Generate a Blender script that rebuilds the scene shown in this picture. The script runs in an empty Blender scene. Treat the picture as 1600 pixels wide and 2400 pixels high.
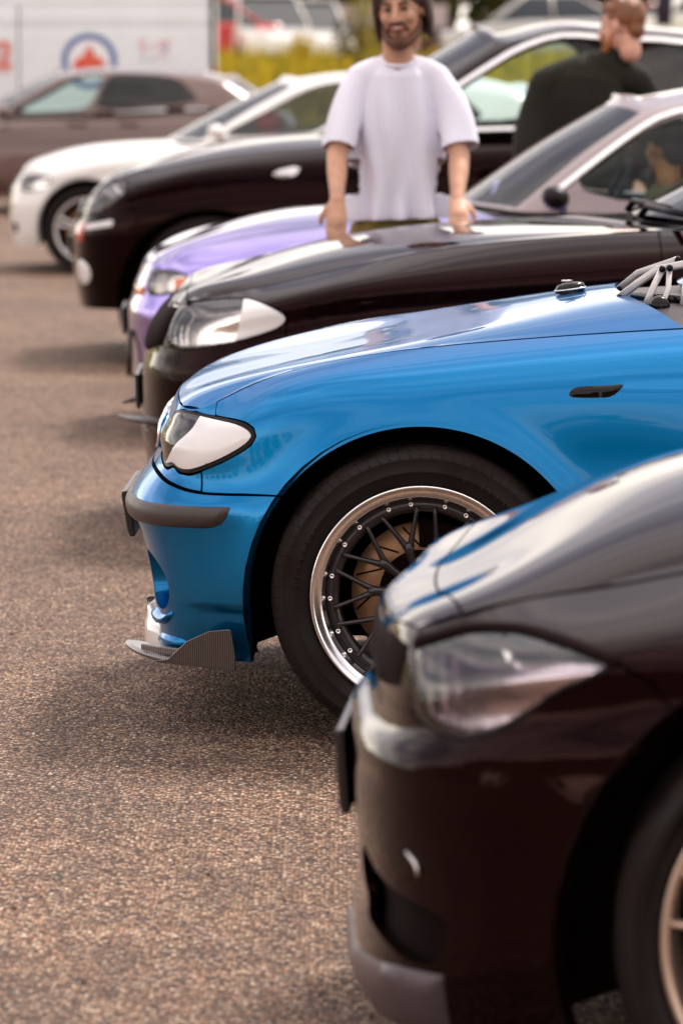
import bpy, math, random
import numpy as np
from math import sin, cos, pi, radians, sqrt, atan2, exp
from mathutils import Vector, Matrix
from mathutils.geometry import delaunay_2d_cdt

# ------------------------------------------------------------------ camera, sky, sun
SC = bpy.context.scene
COL = SC.collection
cam_d = bpy.data.cameras.new('camera'); cam = bpy.data.objects.new('camera', cam_d); COL.objects.link(cam)
cam.location = (0, 0, 1.54)
cam.rotation_euler = (math.atan2(9800, 1056), 0, 0)
cam_d.sensor_fit = 'VERTICAL'; cam_d.sensor_height = 36.0; cam_d.sensor_width = 24.0; cam_d.lens = 150.0
cam_d.clip_start = 0.05; cam_d.clip_end = 2000
cam_d.dof.use_dof = True; cam_d.dof.focus_distance = 9.52; cam_d.dof.aperture_fstop = 5.0
SC.camera = cam

SUN_EL, SUN_AZ = 52.0, 35.0      # degrees; azimuth of the sun, clockwise from +Y (behind and right of the row)
world = bpy.data.worlds.new('World'); SC.world = world; world.use_nodes = True
nt = world.node_tree; nt.nodes.clear()
def wn(t, **k):
    n = nt.nodes.new(t)
    for a, b in k.items(): setattr(n, a, b)
    return n
out = wn('ShaderNodeOutputWorld'); bg = wn('ShaderNodeBackground'); bg.inputs[1].default_value = 0.104
sky = wn('ShaderNodeTexSky', sky_type='NISHITA'); sky.sun_disc = False
sky.sun_elevation = radians(SUN_EL); sky.sun_rotation = radians(SUN_AZ); sky.air_density = 1.0; sky.dust_density = 3.0
hs = wn('ShaderNodeHueSaturation'); hs.inputs['Saturation'].default_value = 0.35
tc = wn('ShaderNodeTexCoord'); mp = wn('ShaderNodeMapping'); mp.inputs['Scale'].default_value = (1.0, 1.5, 5.0)
nz = wn('ShaderNodeTexNoise'); nz.inputs['Scale'].default_value = 1.9; nz.inputs['Detail'].default_value = 4.0; nz.inputs['Roughness'].default_value = 0.5
cr = wn('ShaderNodeValToRGB'); cr.color_ramp.elements[0].position = 0.36; cr.color_ramp.elements[0].color = (6.4, 6.2, 6.8, 1)
cr.color_ramp.elements[1].position = 0.66; cr.color_ramp.elements[1].color = (19.0, 17.4, 15.6, 1)
mx = wn('ShaderNodeMixRGB'); mx.inputs[0].default_value = 0.82
L = nt.links.new
L(sky.outputs[0], hs.inputs['Color']); L(tc.outputs['Generated'], mp.inputs[0]); L(mp.outputs[0], nz.inputs['Vector'])
L(nz.outputs[0], cr.inputs[0]); L(hs.outputs[0], mx.inputs[1]); L(cr.outputs[0], mx.inputs[2])
sx = wn('ShaderNodeSeparateXYZ'); L(tc.outputs['Generated'], sx.inputs[0])
gr = wn('ShaderNodeValToRGB'); ge = gr.color_ramp.elements; ge[0].position = 0.0; ge[0].color = (1.32, 1.27, 1.20, 1); ge[1].position = 1.0; ge[1].color = (1.12, 1.10, 1.10, 1)
for q_, c_ in ((.13, (1.30, 1.26, 1.20, 1)), (.24, (.80, .80, .84, 1)), (.50, (.66, .66, .72, 1)), (.75, (.95, .94, .96, 1))):
    k_ = ge.new(q_); k_.color = c_
L(sx.outputs['Z'], gr.inputs[0])
mg = wn('ShaderNodeMixRGB', blend_type='MULTIPLY'); mg.inputs[0].default_value = 1.0; L(mx.outputs[0], mg.inputs[1]); L(gr.outputs[0], mg.inputs[2])
L(mg.outputs[0], bg.inputs[0]); L(bg.outputs[0], out.inputs[0])

sun_d = bpy.data.lights.new('sun', 'SUN'); sun_d.energy = 2.3; sun_d.angle = radians(12); sun_d.color = (1.0, 0.93, 0.84)
sun = bpy.data.objects.new('sun', sun_d); COL.objects.link(sun)
sd = Vector((sin(radians(SUN_AZ)) * cos(radians(SUN_EL)), cos(radians(SUN_AZ)) * cos(radians(SUN_EL)), sin(radians(SUN_EL))))
sun.rotation_euler = sd.to_track_quat('Z', 'Y').to_euler()
SC.view_settings.view_transform = 'Standard'; SC.view_settings.look = 'None'
SC.view_settings.exposure = 0.55; SC.view_settings.gamma = 1.0; SC.view_settings.use_curve_mapping = False
SC.render.engine = 'CYCLES'; SC.cycles.use_denoising = True
SC.cycles.max_bounces = 8; SC.cycles.transparent_max_bounces = 12; SC.cycles.caustics_reflective = False; SC.cycles.caustics_refractive = False

# ------------------------------------------------------------------ materials
def srgb(r, g, b):
    f = lambda c: (c / 255 / 12.92) if c / 255 <= 0.04045 else ((c / 255 + 0.055) / 1.055) ** 2.4
    return (f(r), f(g), f(b), 1)
def mat(name, col, rough=0.5, metal=0.0, coat=0.0, spec=0.5, bump=0.0, bscale=200, var=0.0, vscale=6, coat_rough=0.03, sheen=0.0, emis=None):
    m = bpy.data.materials.new(name); m.use_nodes = True; t = m.node_tree; b = t.nodes['Principled BSDF']
    c = col if len(col) == 4 else (*col, 1)
    b.inputs['Base Color'].default_value = c; b.inputs['Roughness'].default_value = rough; b.inputs['Metallic'].default_value = metal
    b.inputs['Coat Weight'].default_value = coat; b.inputs['Coat Roughness'].default_value = coat_rough
    b.inputs['Specular IOR Level'].default_value = spec; b.inputs['Sheen Weight'].default_value = sheen
    tc = t.nodes.new('ShaderNodeTexCoord')
    if var > 0:
        n = t.nodes.new('ShaderNodeTexNoise'); n.inputs['Scale'].default_value = vscale; n.inputs['Detail'].default_value = 6
        t.links.new(tc.outputs['Object'], n.inputs['Vector'])
        mr = t.nodes.new('ShaderNodeMapRange'); mr.inputs[3].default_value = 1 - var; mr.inputs[4].default_value = 1 + var; mr.inputs[1].default_value = .3; mr.inputs[2].default_value = .7
        t.links.new(n.outputs[0], mr.inputs[0])
        mm = t.nodes.new('ShaderNodeVectorMath'); mm.operation = 'SCALE'; mm.inputs[0].default_value = c[:3]
        t.links.new(mr.outputs[0], mm.inputs['Scale']); t.links.new(mm.outputs[0], b.inputs['Base Color'])
        mr2 = t.nodes.new('ShaderNodeMapRange'); mr2.inputs[3].default_value = max(0, rough * (1 - var)); mr2.inputs[4].default_value = min(1, rough * (1 + var)); mr2.inputs[1].default_value = .3; mr2.inputs[2].default_value = .7
        t.links.new(n.outputs[0], mr2.inputs[0]); t.links.new(mr2.outputs[0], b.inputs['Roughness'])
    if bump > 0:
        n = t.nodes.new('ShaderNodeTexNoise'); n.inputs['Scale'].default_value = bscale; n.inputs['Detail'].default_value = 3
        t.links.new(tc.outputs['Object'], n.inputs['Vector'])
        bp = t.nodes.new('ShaderNodeBump'); bp.inputs['Strength'].default_value = bump; bp.inputs['Distance'].default_value = 0.002
        t.links.new(n.outputs[0], bp.inputs['Height']); t.links.new(bp.outputs[0], b.inputs['Normal'])
    if emis: b.inputs['Emission Color'].default_value = emis; b.inputs['Emission Strength'].default_value = 1
    return m
def paint(name, col, metal=0.3, rough=0.35, ior=1.5, spec=0.5):
    m = mat(name, col, rough=rough, metal=metal, coat=1.0, spec=spec, coat_rough=0.015)
    t = m.node_tree; b = t.nodes['Principled BSDF']; b.inputs['Coat IOR'].default_value = ior
    # road dust and faint orange peel
    tc = t.nodes.new('ShaderNodeTexCoord'); n = t.nodes.new('ShaderNodeTexNoise'); n.inputs['Scale'].default_value = 3; n.inputs['Detail'].default_value = 8
    t.links.new(tc.outputs['Object'], n.inputs['Vector'])
    mr = t.nodes.new('ShaderNodeMapRange'); mr.inputs[1].default_value = .45; mr.inputs[2].default_value = .8; mr.inputs[3].default_value = .012; mr.inputs[4].default_value = .07
    t.links.new(n.outputs[0], mr.inputs[0]); t.links.new(mr.outputs[0], b.inputs['Coat Roughness'])
    return m
def black_paint(name, col, ior=1.38):
    m = mat(name, col, rough=0.045, spec=0.5); b = m.node_tree.nodes['Principled BSDF']; b.inputs['IOR'].default_value = ior; b.inputs['Specular Tint'].default_value = (.30, .16, .15, 1); return m
def glass(name, tint, trans=0.6, rough=0.0, ior=1.5):
    m = bpy.data.materials.new(name); m.use_nodes = True; t = m.node_tree; t.nodes.clear()
    o = t.nodes.new('ShaderNodeOutputMaterial'); mx = t.nodes.new('ShaderNodeMixShader'); tr = t.nodes.new('ShaderNodeBsdfTransparent')
    gl = t.nodes.new('ShaderNodeBsdfGlossy'); gl.inputs['Roughness'].default_value = rough; gl.inputs['Color'].default_value = (1, 1, 1, 1)
    fr = t.nodes.new('ShaderNodeFresnel'); fr.inputs[0].default_value = ior
    tr.inputs[0].default_value = (*[c * trans for c in tint], 1)
    t.links.new(fr.outputs[0], mx.inputs[0]); t.links.new(tr.outputs[0], mx.inputs[1]); t.links.new(gl.outputs[0], mx.inputs[2]); t.links.new(mx.outputs[0], o.inputs[0])
    return m

M = {}
M['blue'] = paint('blue_paint', (0.0, 0.160, 0.395), metal=0.85, rough=0.28, ior=1.36, spec=.5); M['blue'].node_tree.nodes['Principled BSDF'].inputs['Coat Weight'].default_value = .75
M['blue'].node_tree.nodes['Principled BSDF'].inputs['Specular Tint'].default_value = (.20, .62, 1, 1)
M['darkpaint'] = black_paint('anthracite_paint', (0.005, 0.0012, 0.0015), 1.46)
M['blackpaint'] = black_paint('black_paint', (0.004, 0.0010, 0.0012), 1.46)
M['navypaint'] = black_paint('black_blue_paint', (0.004, 0.0010, 0.0013), 1.42)
M['taupe_reflection'] = paint('taupe_reflection_on_purple', (0.30, 0.23, 0.23), metal=0.3)  # pale reflection on the purple coupe's pillars and roof, put into the base colour
M['purple'] = paint('purple_paint', (0.38, 0.30, 0.70), metal=0.92, rough=0.10, ior=1.5)
M['white'] = paint('white_paint', (0.80, 0.77, 0.74), metal=0.0)
M['brown'] = paint('brown_paint', (0.135, 0.078, 0.066), metal=0.4)
M['red'] = paint('red_paint', (0.55, 0.03, 0.03), metal=0.0)
M['silver'] = paint('silver_paint', (0.5, 0.48, 0.48), metal=0.5)
M['beige'] = paint('beige_paint', (0.5, 0.42, 0.34), metal=0.3)
M['inner'] = mat('black_inner_shell', (0.006, 0.002, 0.002), rough=0.9, spec=0.1)
M['well'] = mat('wheel_well_felt', (0.009, 0.003, 0.003), rough=0.95, spec=0.1)
M['plastic'] = mat('weathered_black_plastic', (0.040, 0.026, 0.026), rough=0.42, spec=0.5, bump=0.15, bscale=900, var=0.12, vscale=14)
M['gloss_black'] = mat('gloss_black', (0.005, 0.0018, 0.002), rough=0.18, spec=.3)
M['seal'] = mat('rubber_seal', (0.005, 0.002, 0.004), rough=0.4, spec=.2)
M['rubber'] = mat('tyre_rubber', (0.010, 0.0055, 0.0045), rough=0.7, spec=0.25, bump=0.5, bscale=300, var=0.45, vscale=9)
M['chrome'] = mat('polished_metal', (0.93, 0.91, 0.90), rough=0.17, metal=1.0, var=0.06, vscale=40)
M['satin'] = mat('satin_aluminium', (0.72, 0.69, 0.68), rough=0.28, metal=1.0)
M['spoke'] = mat('satin_black_alloy', (0.040, 0.033, 0.036), rough=0.30, metal=0.5, coat=0.2, var=0.1, vscale=30)
M['bronze'] = mat('bronze_alloy', (0.62, 0.47, 0.38), rough=0.3, metal=0.8)
M['disc'] = mat('rusty_brake_disc', (0.36, 0.19, 0.10), rough=0.45, metal=0.6, bump=0.5, bscale=60, var=0.2, vscale=20)
M['reflector'] = mat('headlight_reflector', (0.95, 0.91, 0.90), rough=0.14, metal=1.0, bump=.25, bscale=40)
M['frost'] = mat('frosted_indicator', (0.80, 0.77, 0.77), rough=0.2, coat=0.8)
def ribs(m, sc=260):
    t = m.node_tree; b = t.nodes['Principled BSDF']; tc = t.nodes.new('ShaderNodeTexCoord'); w = t.nodes.new('ShaderNodeTexWave'); w.bands_direction = 'X'; w.inputs['Scale'].default_value = sc / 6.28; w.inputs['Distortion'].default_value = .3
    t.links.new(tc.outputs['Object'], w.inputs['Vector']); bp = t.nodes.new('ShaderNodeBump'); bp.inputs['Strength'].default_value = .15; bp.inputs['Distance'].default_value = .001; t.links.new(w.outputs['Fac'], bp.inputs['Height']); t.links.new(bp.outputs[0], b.inputs['Normal'])
ribs(M['frost'], 560)
M['lens'] = glass('clear_lens', (1, 1, 1), 0.97, ior=1.7)
M['window'] = glass('car_window', (0.55, 0.62, 0.62), 0.75)
M['window_clear'] = glass('clear_window', (0.82, 0.95, 0.92), 0.98, ior=1.35)
M['window_dark'] = glass('tinted_window', (0.2, 0.15, 0.17), 0.35)
M['seat'] = mat('dark_upholstery', (0.03, 0.025, 0.03), rough=0.85, bump=0.2)
M['plate'] = mat('plate_frame', (0.010, 0.005, 0.006), rough=0.3)
M['plate_white'] = mat('plate_face', (0.65, 0.62, 0.60), rough=0.3)
M['amber'] = mat('amber_lens', (0.75, 0.16, 0.03), rough=0.15, coat=1)
M['redlens'] = mat('red_lens', (0.45, 0.01, 0.01), rough=0.12, coat=1)
def carbon_mat():
    m = mat('ribbed_carbon', (0.05, 0.04, 0.04), rough=0.3, coat=0.4); t = m.node_tree; b = t.nodes['Principled BSDF']
    tc = t.nodes.new('ShaderNodeTexCoord'); w = t.nodes.new('ShaderNodeTexWave'); w.wave_type = 'BANDS'; w.bands_direction = 'X'; w.inputs['Scale'].default_value = 72; w.inputs['Distortion'].default_value = 0.15
    t.links.new(tc.outputs['Object'], w.inputs['Vector'])
    r = t.nodes.new('ShaderNodeValToRGB'); r.color_ramp.elements[0].color = (0.018, 0.010, 0.010, 1); r.color_ramp.elements[1].color = (0.20, 0.165, 0.155, 1)
    t.links.new(w.outputs['Fac'], r.inputs[0]); t.links.new(r.outputs[0], b.inputs['Base Color'])
    bp = t.nodes.new('ShaderNodeBump'); bp.inputs['Strength'].default_value = 0.6; bp.inputs['Distance'].default_value = 0.001
    t.links.new(w.outputs['Fac'], bp.inputs['Height']); t.links.new(bp.outputs[0], b.inputs['Normal'])
    return m
M['carbon'] = carbon_mat()

# ------------------------------------------------------------------ object helpers
def mk(name, v, f, m, parent=None, normals=None, smooth=True, kind=None):
    me = bpy.data.meshes.new(name)
    me.from_pydata([tuple(map(float, p)) for p in v], [], [tuple(map(int, q)) for q in f]); me.update()
    if smooth: me.polygons.foreach_set('use_smooth', [True] * len(me.polygons))
    if normals is not None: me.normals_split_custom_set_from_vertices([tuple(map(float, n)) for n in normals])
    if m is not None: me.materials.append(m if not isinstance(m, str) else M[m])
    o = bpy.data.objects.new(name, me); COL.objects.link(o); o.parent = parent
    if kind: o['kind'] = kind
    return o
def empty(name, loc=(0, 0, 0), rz=0.0, parent=None, label=None, cat=None, group=None):
    o = bpy.data.objects.new(name, None); COL.objects.link(o); o.location = loc; o.rotation_euler = (0, 0, rz); o.parent = parent; o.empty_display_size = .2
    if label: o['label'] = label
    if cat: o['category'] = cat
    if group: o['group'] = group
    return o
def box(c, s):
    c = np.array(c, float); s = np.array(s, float) / 2
    v = [c + s * np.array(k) for k in ((-1,-1,-1),(1,-1,-1),(1,1,-1),(-1,1,-1),(-1,-1,1),(1,-1,1),(1,1,1),(-1,1,1))]
    return v, [(0,3,2,1),(4,5,6,7),(0,1,5,4),(1,2,6,5),(2,3,7,6),(3,0,4,7)]
def join(*gs):
    V = []; Fc = []
    for v, f in gs:
        n = len(V); V += [tuple(p) for p in v]; Fc += [tuple(i + n for i in q) for q in f]
    return V, Fc
def bevel(o, w=0.004, seg=2, ang=35):
    b = o.modifiers.new('bevel', 'BEVEL'); b.width = w; b.segments = seg; b.limit_method = 'ANGLE'; b.angle_limit = radians(ang)
    o.modifiers.new('wn', 'WEIGHTED_NORMAL').keep_sharp = False
    return o
def sweep(pts, rw, rd, up=(0, 0, 1), n=10, cap=True, power=1.0):
    """elliptic tube along pts; rw across, rd along 'up' (scalars or lists)"""
    P = np.array(pts, float); k = len(P)
    rw = np.broadcast_to(np.array(rw, float), (k,)); rd = np.broadcast_to(np.array(rd, float), (k,))
    T = np.gradient(P, axis=0); T /= np.linalg.norm(T, axis=1)[:, None] + 1e-12
    up = np.array(up, float)
    if up.ndim == 1: up = np.tile(up, (k, 1))
    S = np.cross(T, up); S /= np.linalg.norm(S, axis=1)[:, None] + 1e-9; U = np.cross(S, T)
    V = []
    for i in range(k):
        for j in range(n):
            a = 2 * pi * (j + .5) / n
            ca, sa = cos(a), sin(a)
            V.append(P[i] + S[i] * rw[i] * np.sign(ca) * abs(ca) ** power + U[i] * rd[i] * np.sign(sa) * abs(sa) ** power)
    Fc = [(i * n + j, i * n + (j + 1) % n, (i + 1) * n + (j + 1) % n, (i + 1) * n + j) for i in range(k - 1) for j in range(n)]
    if cap: Fc += [tuple(range(n))[::-1], tuple((k - 1) * n + j for j in range(n))]
    return V, Fc
def lathe(prof, n=64, axis='y', close=False):
    """prof: (r, y) pairs, spun round the y axis"""
    V = []; m = len(prof)
    for i in range(n):
        a = 2 * pi * i / n
        for r, y in prof: V.append((r * cos(a), y, r * sin(a)))
    Fc = []
    for i in range(n):
        k = (i + 1) % n
        for j in range(m - 1 if not close else m):
            j2 = (j + 1) % m
            Fc.append((i * m + j, k * m + j, k * m + j2, i * m + j2))
    return V, Fc
def chaikin(pts, it=2, closed=True):
    P = [np.array(p, float) for p in pts]
    for _ in range(it):
        Q = []; n = len(P)
        for i in range(n if closed else n - 1):
            a, b = P[i], P[(i + 1) % n]; Q += [a * .75 + b * .25, a * .25 + b * .75]
        if not closed: Q = [P[0]] + Q + [P[-1]]
        P = Q
    return np.array(P)

# ---NUM---
def nat_w(kn, q):
    kn = np.asarray(kn, float); q = np.clip(np.asarray(q, float), kn[0], kn[-1]); n = len(kn); h = np.diff(kn)
    A = np.zeros((n, n)); Bm = np.zeros((n, n)); A[0, 0] = A[-1, -1] = 1
    for i in range(1, n - 1):
        A[i, i-1] = h[i-1]; A[i, i] = 2 * (h[i-1] + h[i]); A[i, i+1] = h[i]
        Bm[i, i-1] = 6 / h[i-1]; Bm[i, i] = -6 / h[i-1] - 6 / h[i]; Bm[i, i+1] = 6 / h[i]
    Mx = np.linalg.solve(A, Bm)
    idx = np.clip(np.searchsorted(kn, q) - 1, 0, n - 2); hh = h[idx]; a = (kn[idx+1] - q) / hh; b = 1 - a
    W = np.zeros((len(q), n)); r = np.arange(len(q)); W[r, idx] += a; W[r, idx+1] += b
    W += ((a**3 - a) * hh**2 / 6)[:, None] * Mx[idx] + ((b**3 - b) * hh**2 / 6)[:, None] * Mx[idx+1]
    return W
def tab(t, x):
    """smooth table look-up (monotone-ish: natural cubic blended with linear)"""
    t = np.array(t, float); x = np.atleast_1d(np.asarray(x, float))
    lin = np.interp(x, t[:, 0], t[:, 1])
    if len(t) < 3: return lin
    return nat_w(t[:, 0], x) @ t[:, 1]
class Surf:
    def __init__(s, sk, hk, P, disp=None):
        s.sk = np.array(sk, float); s.hk = np.array(hk, float); s.P = np.array(P, float); s.disp = disp
    def base(s, u, v):
        return np.einsum('ni,nj,ijk->nk', nat_w(s.hk, v), nat_w(s.sk, u), s.P)
    def bnorm(s, u, v, f=None):
        f = f or s.base; e = 1.5e-3
        du = f(u + e, v) - f(u - e, v); dv = f(u, v + e) - f(u, v - e)
        n = np.cross(du, dv); return n / (np.linalg.norm(n, axis=1)[:, None] + 1e-12)
    def eval(s, u, v):
        u = np.atleast_1d(np.asarray(u, float)); v = np.atleast_1d(np.asarray(v, float))
        p = s.base(u, v)
        if s.disp is None: return p
        return p + s.bnorm(u, v) * s.disp(p)[:, None]
    def norm(s, u, v):
        return s.bnorm(u, v, s.eval)
    def table(s, s0=None, s1=None):
        s0 = 0 if s0 is None else s0; s1 = s.sk[-1] if s1 is None else s1
        U, V = np.meshgrid(np.arange(s0, s1, .012), np.linspace(0, min(.63, s.hk[-1]), 110)); s.U = U.ravel(); s.V = V.ravel()
        s.T = s.eval(s.U, s.V)
    def inv(s, x, z, axes=(0, 2)):
        """side-view (x, z) -> parameters"""
        if not hasattr(s, 'T'): s.table()
        x = np.atleast_1d(np.asarray(x, float)); z = np.atleast_1d(np.asarray(z, float)); out = []
        a, b = axes
        for X, Z in zip(x, z):
            k = np.argmin((s.T[:, a] - X)**2 + (s.T[:, b] - Z)**2 + (s.T[:, 0] > .35) * (a == 1)); out.append((s.U[k], s.V[k]))
        out = np.array(out); u = out[:, 0].copy(); v = out[:, 1].copy(); e = 1e-3
        for _ in range(6):
            p = s.eval(u, v); pu = (s.eval(u + e, v) - p) / e; pv = (s.eval(u, v + e) - p) / e
            rx = x - p[:, a]; rz = z - p[:, b]; det = pu[:, a] * pv[:, b] - pu[:, b] * pv[:, a]; det = np.where(abs(det) < 1e-3, 1e9, det)
            du = (rx * pv[:, b] - rz * pv[:, a]) / det; dv = (rz * pu[:, a] - rx * pu[:, b]) / det
            u = np.clip(u + np.clip(du, -.01, .01), 0, s.sk[-1]); v = np.clip(v + np.clip(dv, -.01, .01), 0, min(.63, s.hk[-1]))
        return np.stack([u, v], 1)
class HField:
    """upper surface z = H(x, y)"""
    def __init__(s, H): s.H = H
    def eval(s, u, v):
        u = np.atleast_1d(np.asarray(u, float)); v = np.atleast_1d(np.asarray(v, float)); return np.stack([u, v, s.H(u, v)], 1)
    def norm(s, u, v):
        e = 2e-3; zx = (s.H(u + e, v) - s.H(u - e, v)) / (2 * e); zy = (s.H(u, v + e) - s.H(u, v - e)) / (2 * e)
        n = np.stack([-zx, -zy, np.ones_like(zx)], 1); return n / np.linalg.norm(n, axis=1)[:, None]

#            x_mid, y_mid of the plan outline, nose to tail (half width .865)
PLAN = [(0, 0), (.004, .25), (.014, .43), (.038, .56), (.075, .65), (.15, .73), (.24, .785), (.35, .825), (.48, .85), (.65, .862), (.85, .865), (1.1, .865),
        (1.5, .867), (2.2, .868), (3.0, .868), (3.6, .862), (4.05, .84), (4.32, .77), (4.44, .60), (4.48, .30), (4.49, 0)]
WF = [1, 1, 1, .85, .6, .3, .1, 0, 0, 0, 0, 0, 0, 0, 0, 0, .1, .5, 1, 1, 1]
HK = [0, .07, .19, .30, .35, .40, .50, .57, .63]
def car_surf(sp):
    """sp: hw, L, rows = 8 levels of (ztable, dx_front, ky_front, ky_side, dx_rear), shut: y table, z table; bonnet: centre z table; front z8, dx8, ky8"""
    hw = sp['hw']; L = sp['L']; ys = hw / .865
    st = []
    for i, (x, y) in enumerate(PLAN):
        xx = x if x <= .85 else .85 + (x - .85) * (L - .85) / (4.49 - .85)
        st.append((xx, y * ys))
    st = np.array(st); sh_ = sp.get('shear', 0)
    if sh_: st[:, 0] += np.where(st[:, 0] < L / 2, sh_ * st[:, 1], 0)
    x, y = st[:, 0], st[:, 1]; wf = np.array(WF, float); n = len(x)
    front = (x < L / 2)
    s = np.concatenate([[0], np.cumsum(np.hypot(np.diff(x), np.diff(y)))])
    rows = []
    for (zt, dxf, kf, ks, dxr) in sp['rows']:
        z = tab(zt, x); w = np.where(front, wf, wf)
        k = np.where(front, ks + (kf - ks) * np.clip(1 - x / .45, 0, 1), ks + (kf - ks) * wf)
        xx = x + np.where(front, dxf * wf, -dxr * wf)
        rows.append(np.stack([xx, -y * k, z], 1))
    ysh = lambda X: tab(sp['ysh'], X); zsh = lambda X: tab(sp['zsh'], X)
    # level 8
    x8 = x + np.where(front, sp['dx8'] * wf, -.10 * wf); y8 = np.zeros(n); z8 = np.zeros(n)
    for i in range(n):
        if front[i]:
            if i <= 5: y8[i] = y[i] * sp['k8']; z8[i] = sp.get('z8c', sp['z8']) + (sp['z8'] - sp.get('z8c', sp['z8'])) * (y[i] / y[5]) ** 3
            else: y8[i] = ysh(x[i])[0]; z8[i] = zsh(x[i])[0]
        else:
            y8[i] = min(ysh(x[i])[0], y[i] * .90); z8[i] = zsh(x[i])[0]
    y8[5] = .5 * y8[5] + .5 * ysh(x8[5])[0] if sp['ysh'][0][0] <= x8[5] else y8[5]
    rows.append(np.stack([x8, -y8, z8], 1))
    R = np.array(rows)
    mir = lambda A: A * np.array([1, -1, 1])
    P = np.concatenate([mir(R[:, 2:3]), mir(R[:, 1:2]), R, mir(R[:, -2:-1]), mir(R[:, -3:-2])], 1)
    sk = np.concatenate([[-s[2], -s[1]], s, [2 * s[-1] - s[-2], 2 * s[-1] - s[-3]]])
    # bonnet height field
    n8 = R[8]; fx = n8[:7, 0]; fy = -n8[:7, 1]
    x80 = fx[0]
    yend = fy[6]
    def bow(Y): return np.interp(Y, fy, fx - x80)
    # smooth bow
    bk = np.linspace(0, yend, 8); bv = np.interp(bk, fy, fx - x80)
    def bow(Y):
        Y = np.clip(np.abs(Y), 0, .98); return np.where(Y <= yend, nat_w(np.concatenate([-bk[:0:-1], bk]), np.clip(Y, 0, yend)) @ np.concatenate([bv[:0:-1], bv]), bv[-1] + (Y - yend) * 1.0)
    zc = lambda X: tab(sp['zc'], X)
    ze = n8[:7, 2].copy(); zc0 = float(zc(np.array([x80]))[0])
    def H(X, Y):
        X = np.asarray(X, float); Y = np.abs(np.asarray(Y, float)); sh = ysh(X); f = np.exp(-np.clip(X - x80, 0, 9) / .55)
        q = Y / sh
        h = zc(np.maximum(X - bow(Y) * f, x80 - .012))
        dsh = zc(np.maximum(X - bow(sh) * f, x80)) - zsh(X)
        w8 = np.clip((X - (fx[5] - .09)) / .09, 0, 1); w8 = w8 * w8 * (3 - 2 * w8)
        h = h - dsh * w8 * q ** sp.get('cn', 2.6)
        if 'ridge' in sp:
            a, yr, wr = sp['ridge']; rf = np.clip((X - .25) / .5, 0, 1)
            h = h + a * rf * np.exp(-((Y - yr) / wr) ** 2) * (1 - q ** 4)
        if corr is not None: h = h + np.interp(Y, fy, corr) * np.exp(-np.clip(X - np.interp(Y, fy, fx), 0, 9) / .06)
        return h
    corr = None; corr = ze - H(fx, fy); corr[-1] = 0
    # one smooth patch fitted through the bonnet, its front edge and its shut lines
    H0 = H; xm = 1.75
    qb = lambda Y: np.stack([np.ones_like(Y), (Y / .7) ** 2, (Y / .7) ** 4, (Y / .7) ** 6], 1)
    ec = np.linalg.lstsq(qb(fy[:6]), fx[:6], rcond=None)[0]; xe = lambda Y: qb(np.minimum(Y, fy[5])) @ ec
    def basis(X, Y):
        a = np.clip(X - xe(Y), -.01, 2); t = np.sqrt((a + .02) / 1.72) * 2 - 1; T = np.polynomial.chebyshev.chebvander(t, 7); Q = qb(Y)
        return (T[:, :, None] * Q[:, None, :]).reshape(len(X), -1)
    gx, gy = np.meshgrid(np.linspace(x80, xm, 60), np.linspace(0, .8, 24)); gx = gx.ravel(); gy = gy.ravel(); ok = (gy < ysh(gx) * .97) & (gx > xe(gy) + .02) & (gx > np.interp(gy, fy, fx) + .02)
    gx = gx[ok]; gy = gy[ok]; tx = np.linspace(fx[5], xm, 50); ex = np.concatenate([fx[:6], tx]); ey = np.concatenate([fy[:6], ysh(tx)]); ez = np.concatenate([ze[:6], np.maximum(zsh(tx), ze[5] - .002)])
    A_ = np.concatenate([basis(gx, gy), basis(ex, ey) * 4]); b_ = np.concatenate([H0(gx, gy), ez * 4]); A_ = np.concatenate([A_, np.eye(A_.shape[1]) * .03]); b_ = np.concatenate([b_, np.zeros(A_.shape[1])])
    hc_ = np.linalg.lstsq(A_, b_, rcond=None)[0]
    def H(X, Y):
        X = np.asarray(X, float); Y = np.abs(np.asarray(Y, float)); return basis(np.atleast_1d(X), np.atleast_1d(Y)) @ hc_
    for i in range(n):
        if front[i] and x8[i] < 1.6: R[8][i, 2] = H(np.array([x8[i]]), np.array([y8[i]]))[0]
    n8 = R[8]
    # ghost row just inside the shut line keeps the shoulder tangent
    G = R[8].copy(); 
    for i in range(n):
        if 6 <= i and front[i]:
            G[i, 1] = -(y8[i] - .08); G[i, 2] = H(np.array([x8[i]]), np.array([y8[i] - .08]))[0]; 
        elif i < 6: G[i, 0] += .05; G[i, 1] *= .96; G[i, 2] = H(np.array([G[i, 0]]), np.array([-G[i, 1]]))[0]
        else: G[i, 1] = -(max(y8[i] - .08, 0)); G[i, 2] += .012
    PG = np.concatenate([mir(G[None, 2:3]), mir(G[None, 1:2]), G[None], mir(G[None, -2:-1]), mir(G[None, -3:-2])], 1)
    P = np.concatenate([mir(R[:, 2:3]), mir(R[:, 1:2]), R, mir(R[:, -2:-1]), mir(R[:, -3:-2])], 1)
    P = np.concatenate([P, PG], 0)
    S = Surf(sk, HK + [.70], P, sp.get('disp'))
    S.st = s; S.x = x; S.n8 = n8; S.H = H; S.y = y
    return S
def arch_pts(cx, cz, r, a0=-35, a1=215, n=40, ex=1.0):
    return [(cx - r * ex * cos(radians(a)) * -1, cz + r * sin(radians(a))) for a in np.linspace(a0, a1, n)]

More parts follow.
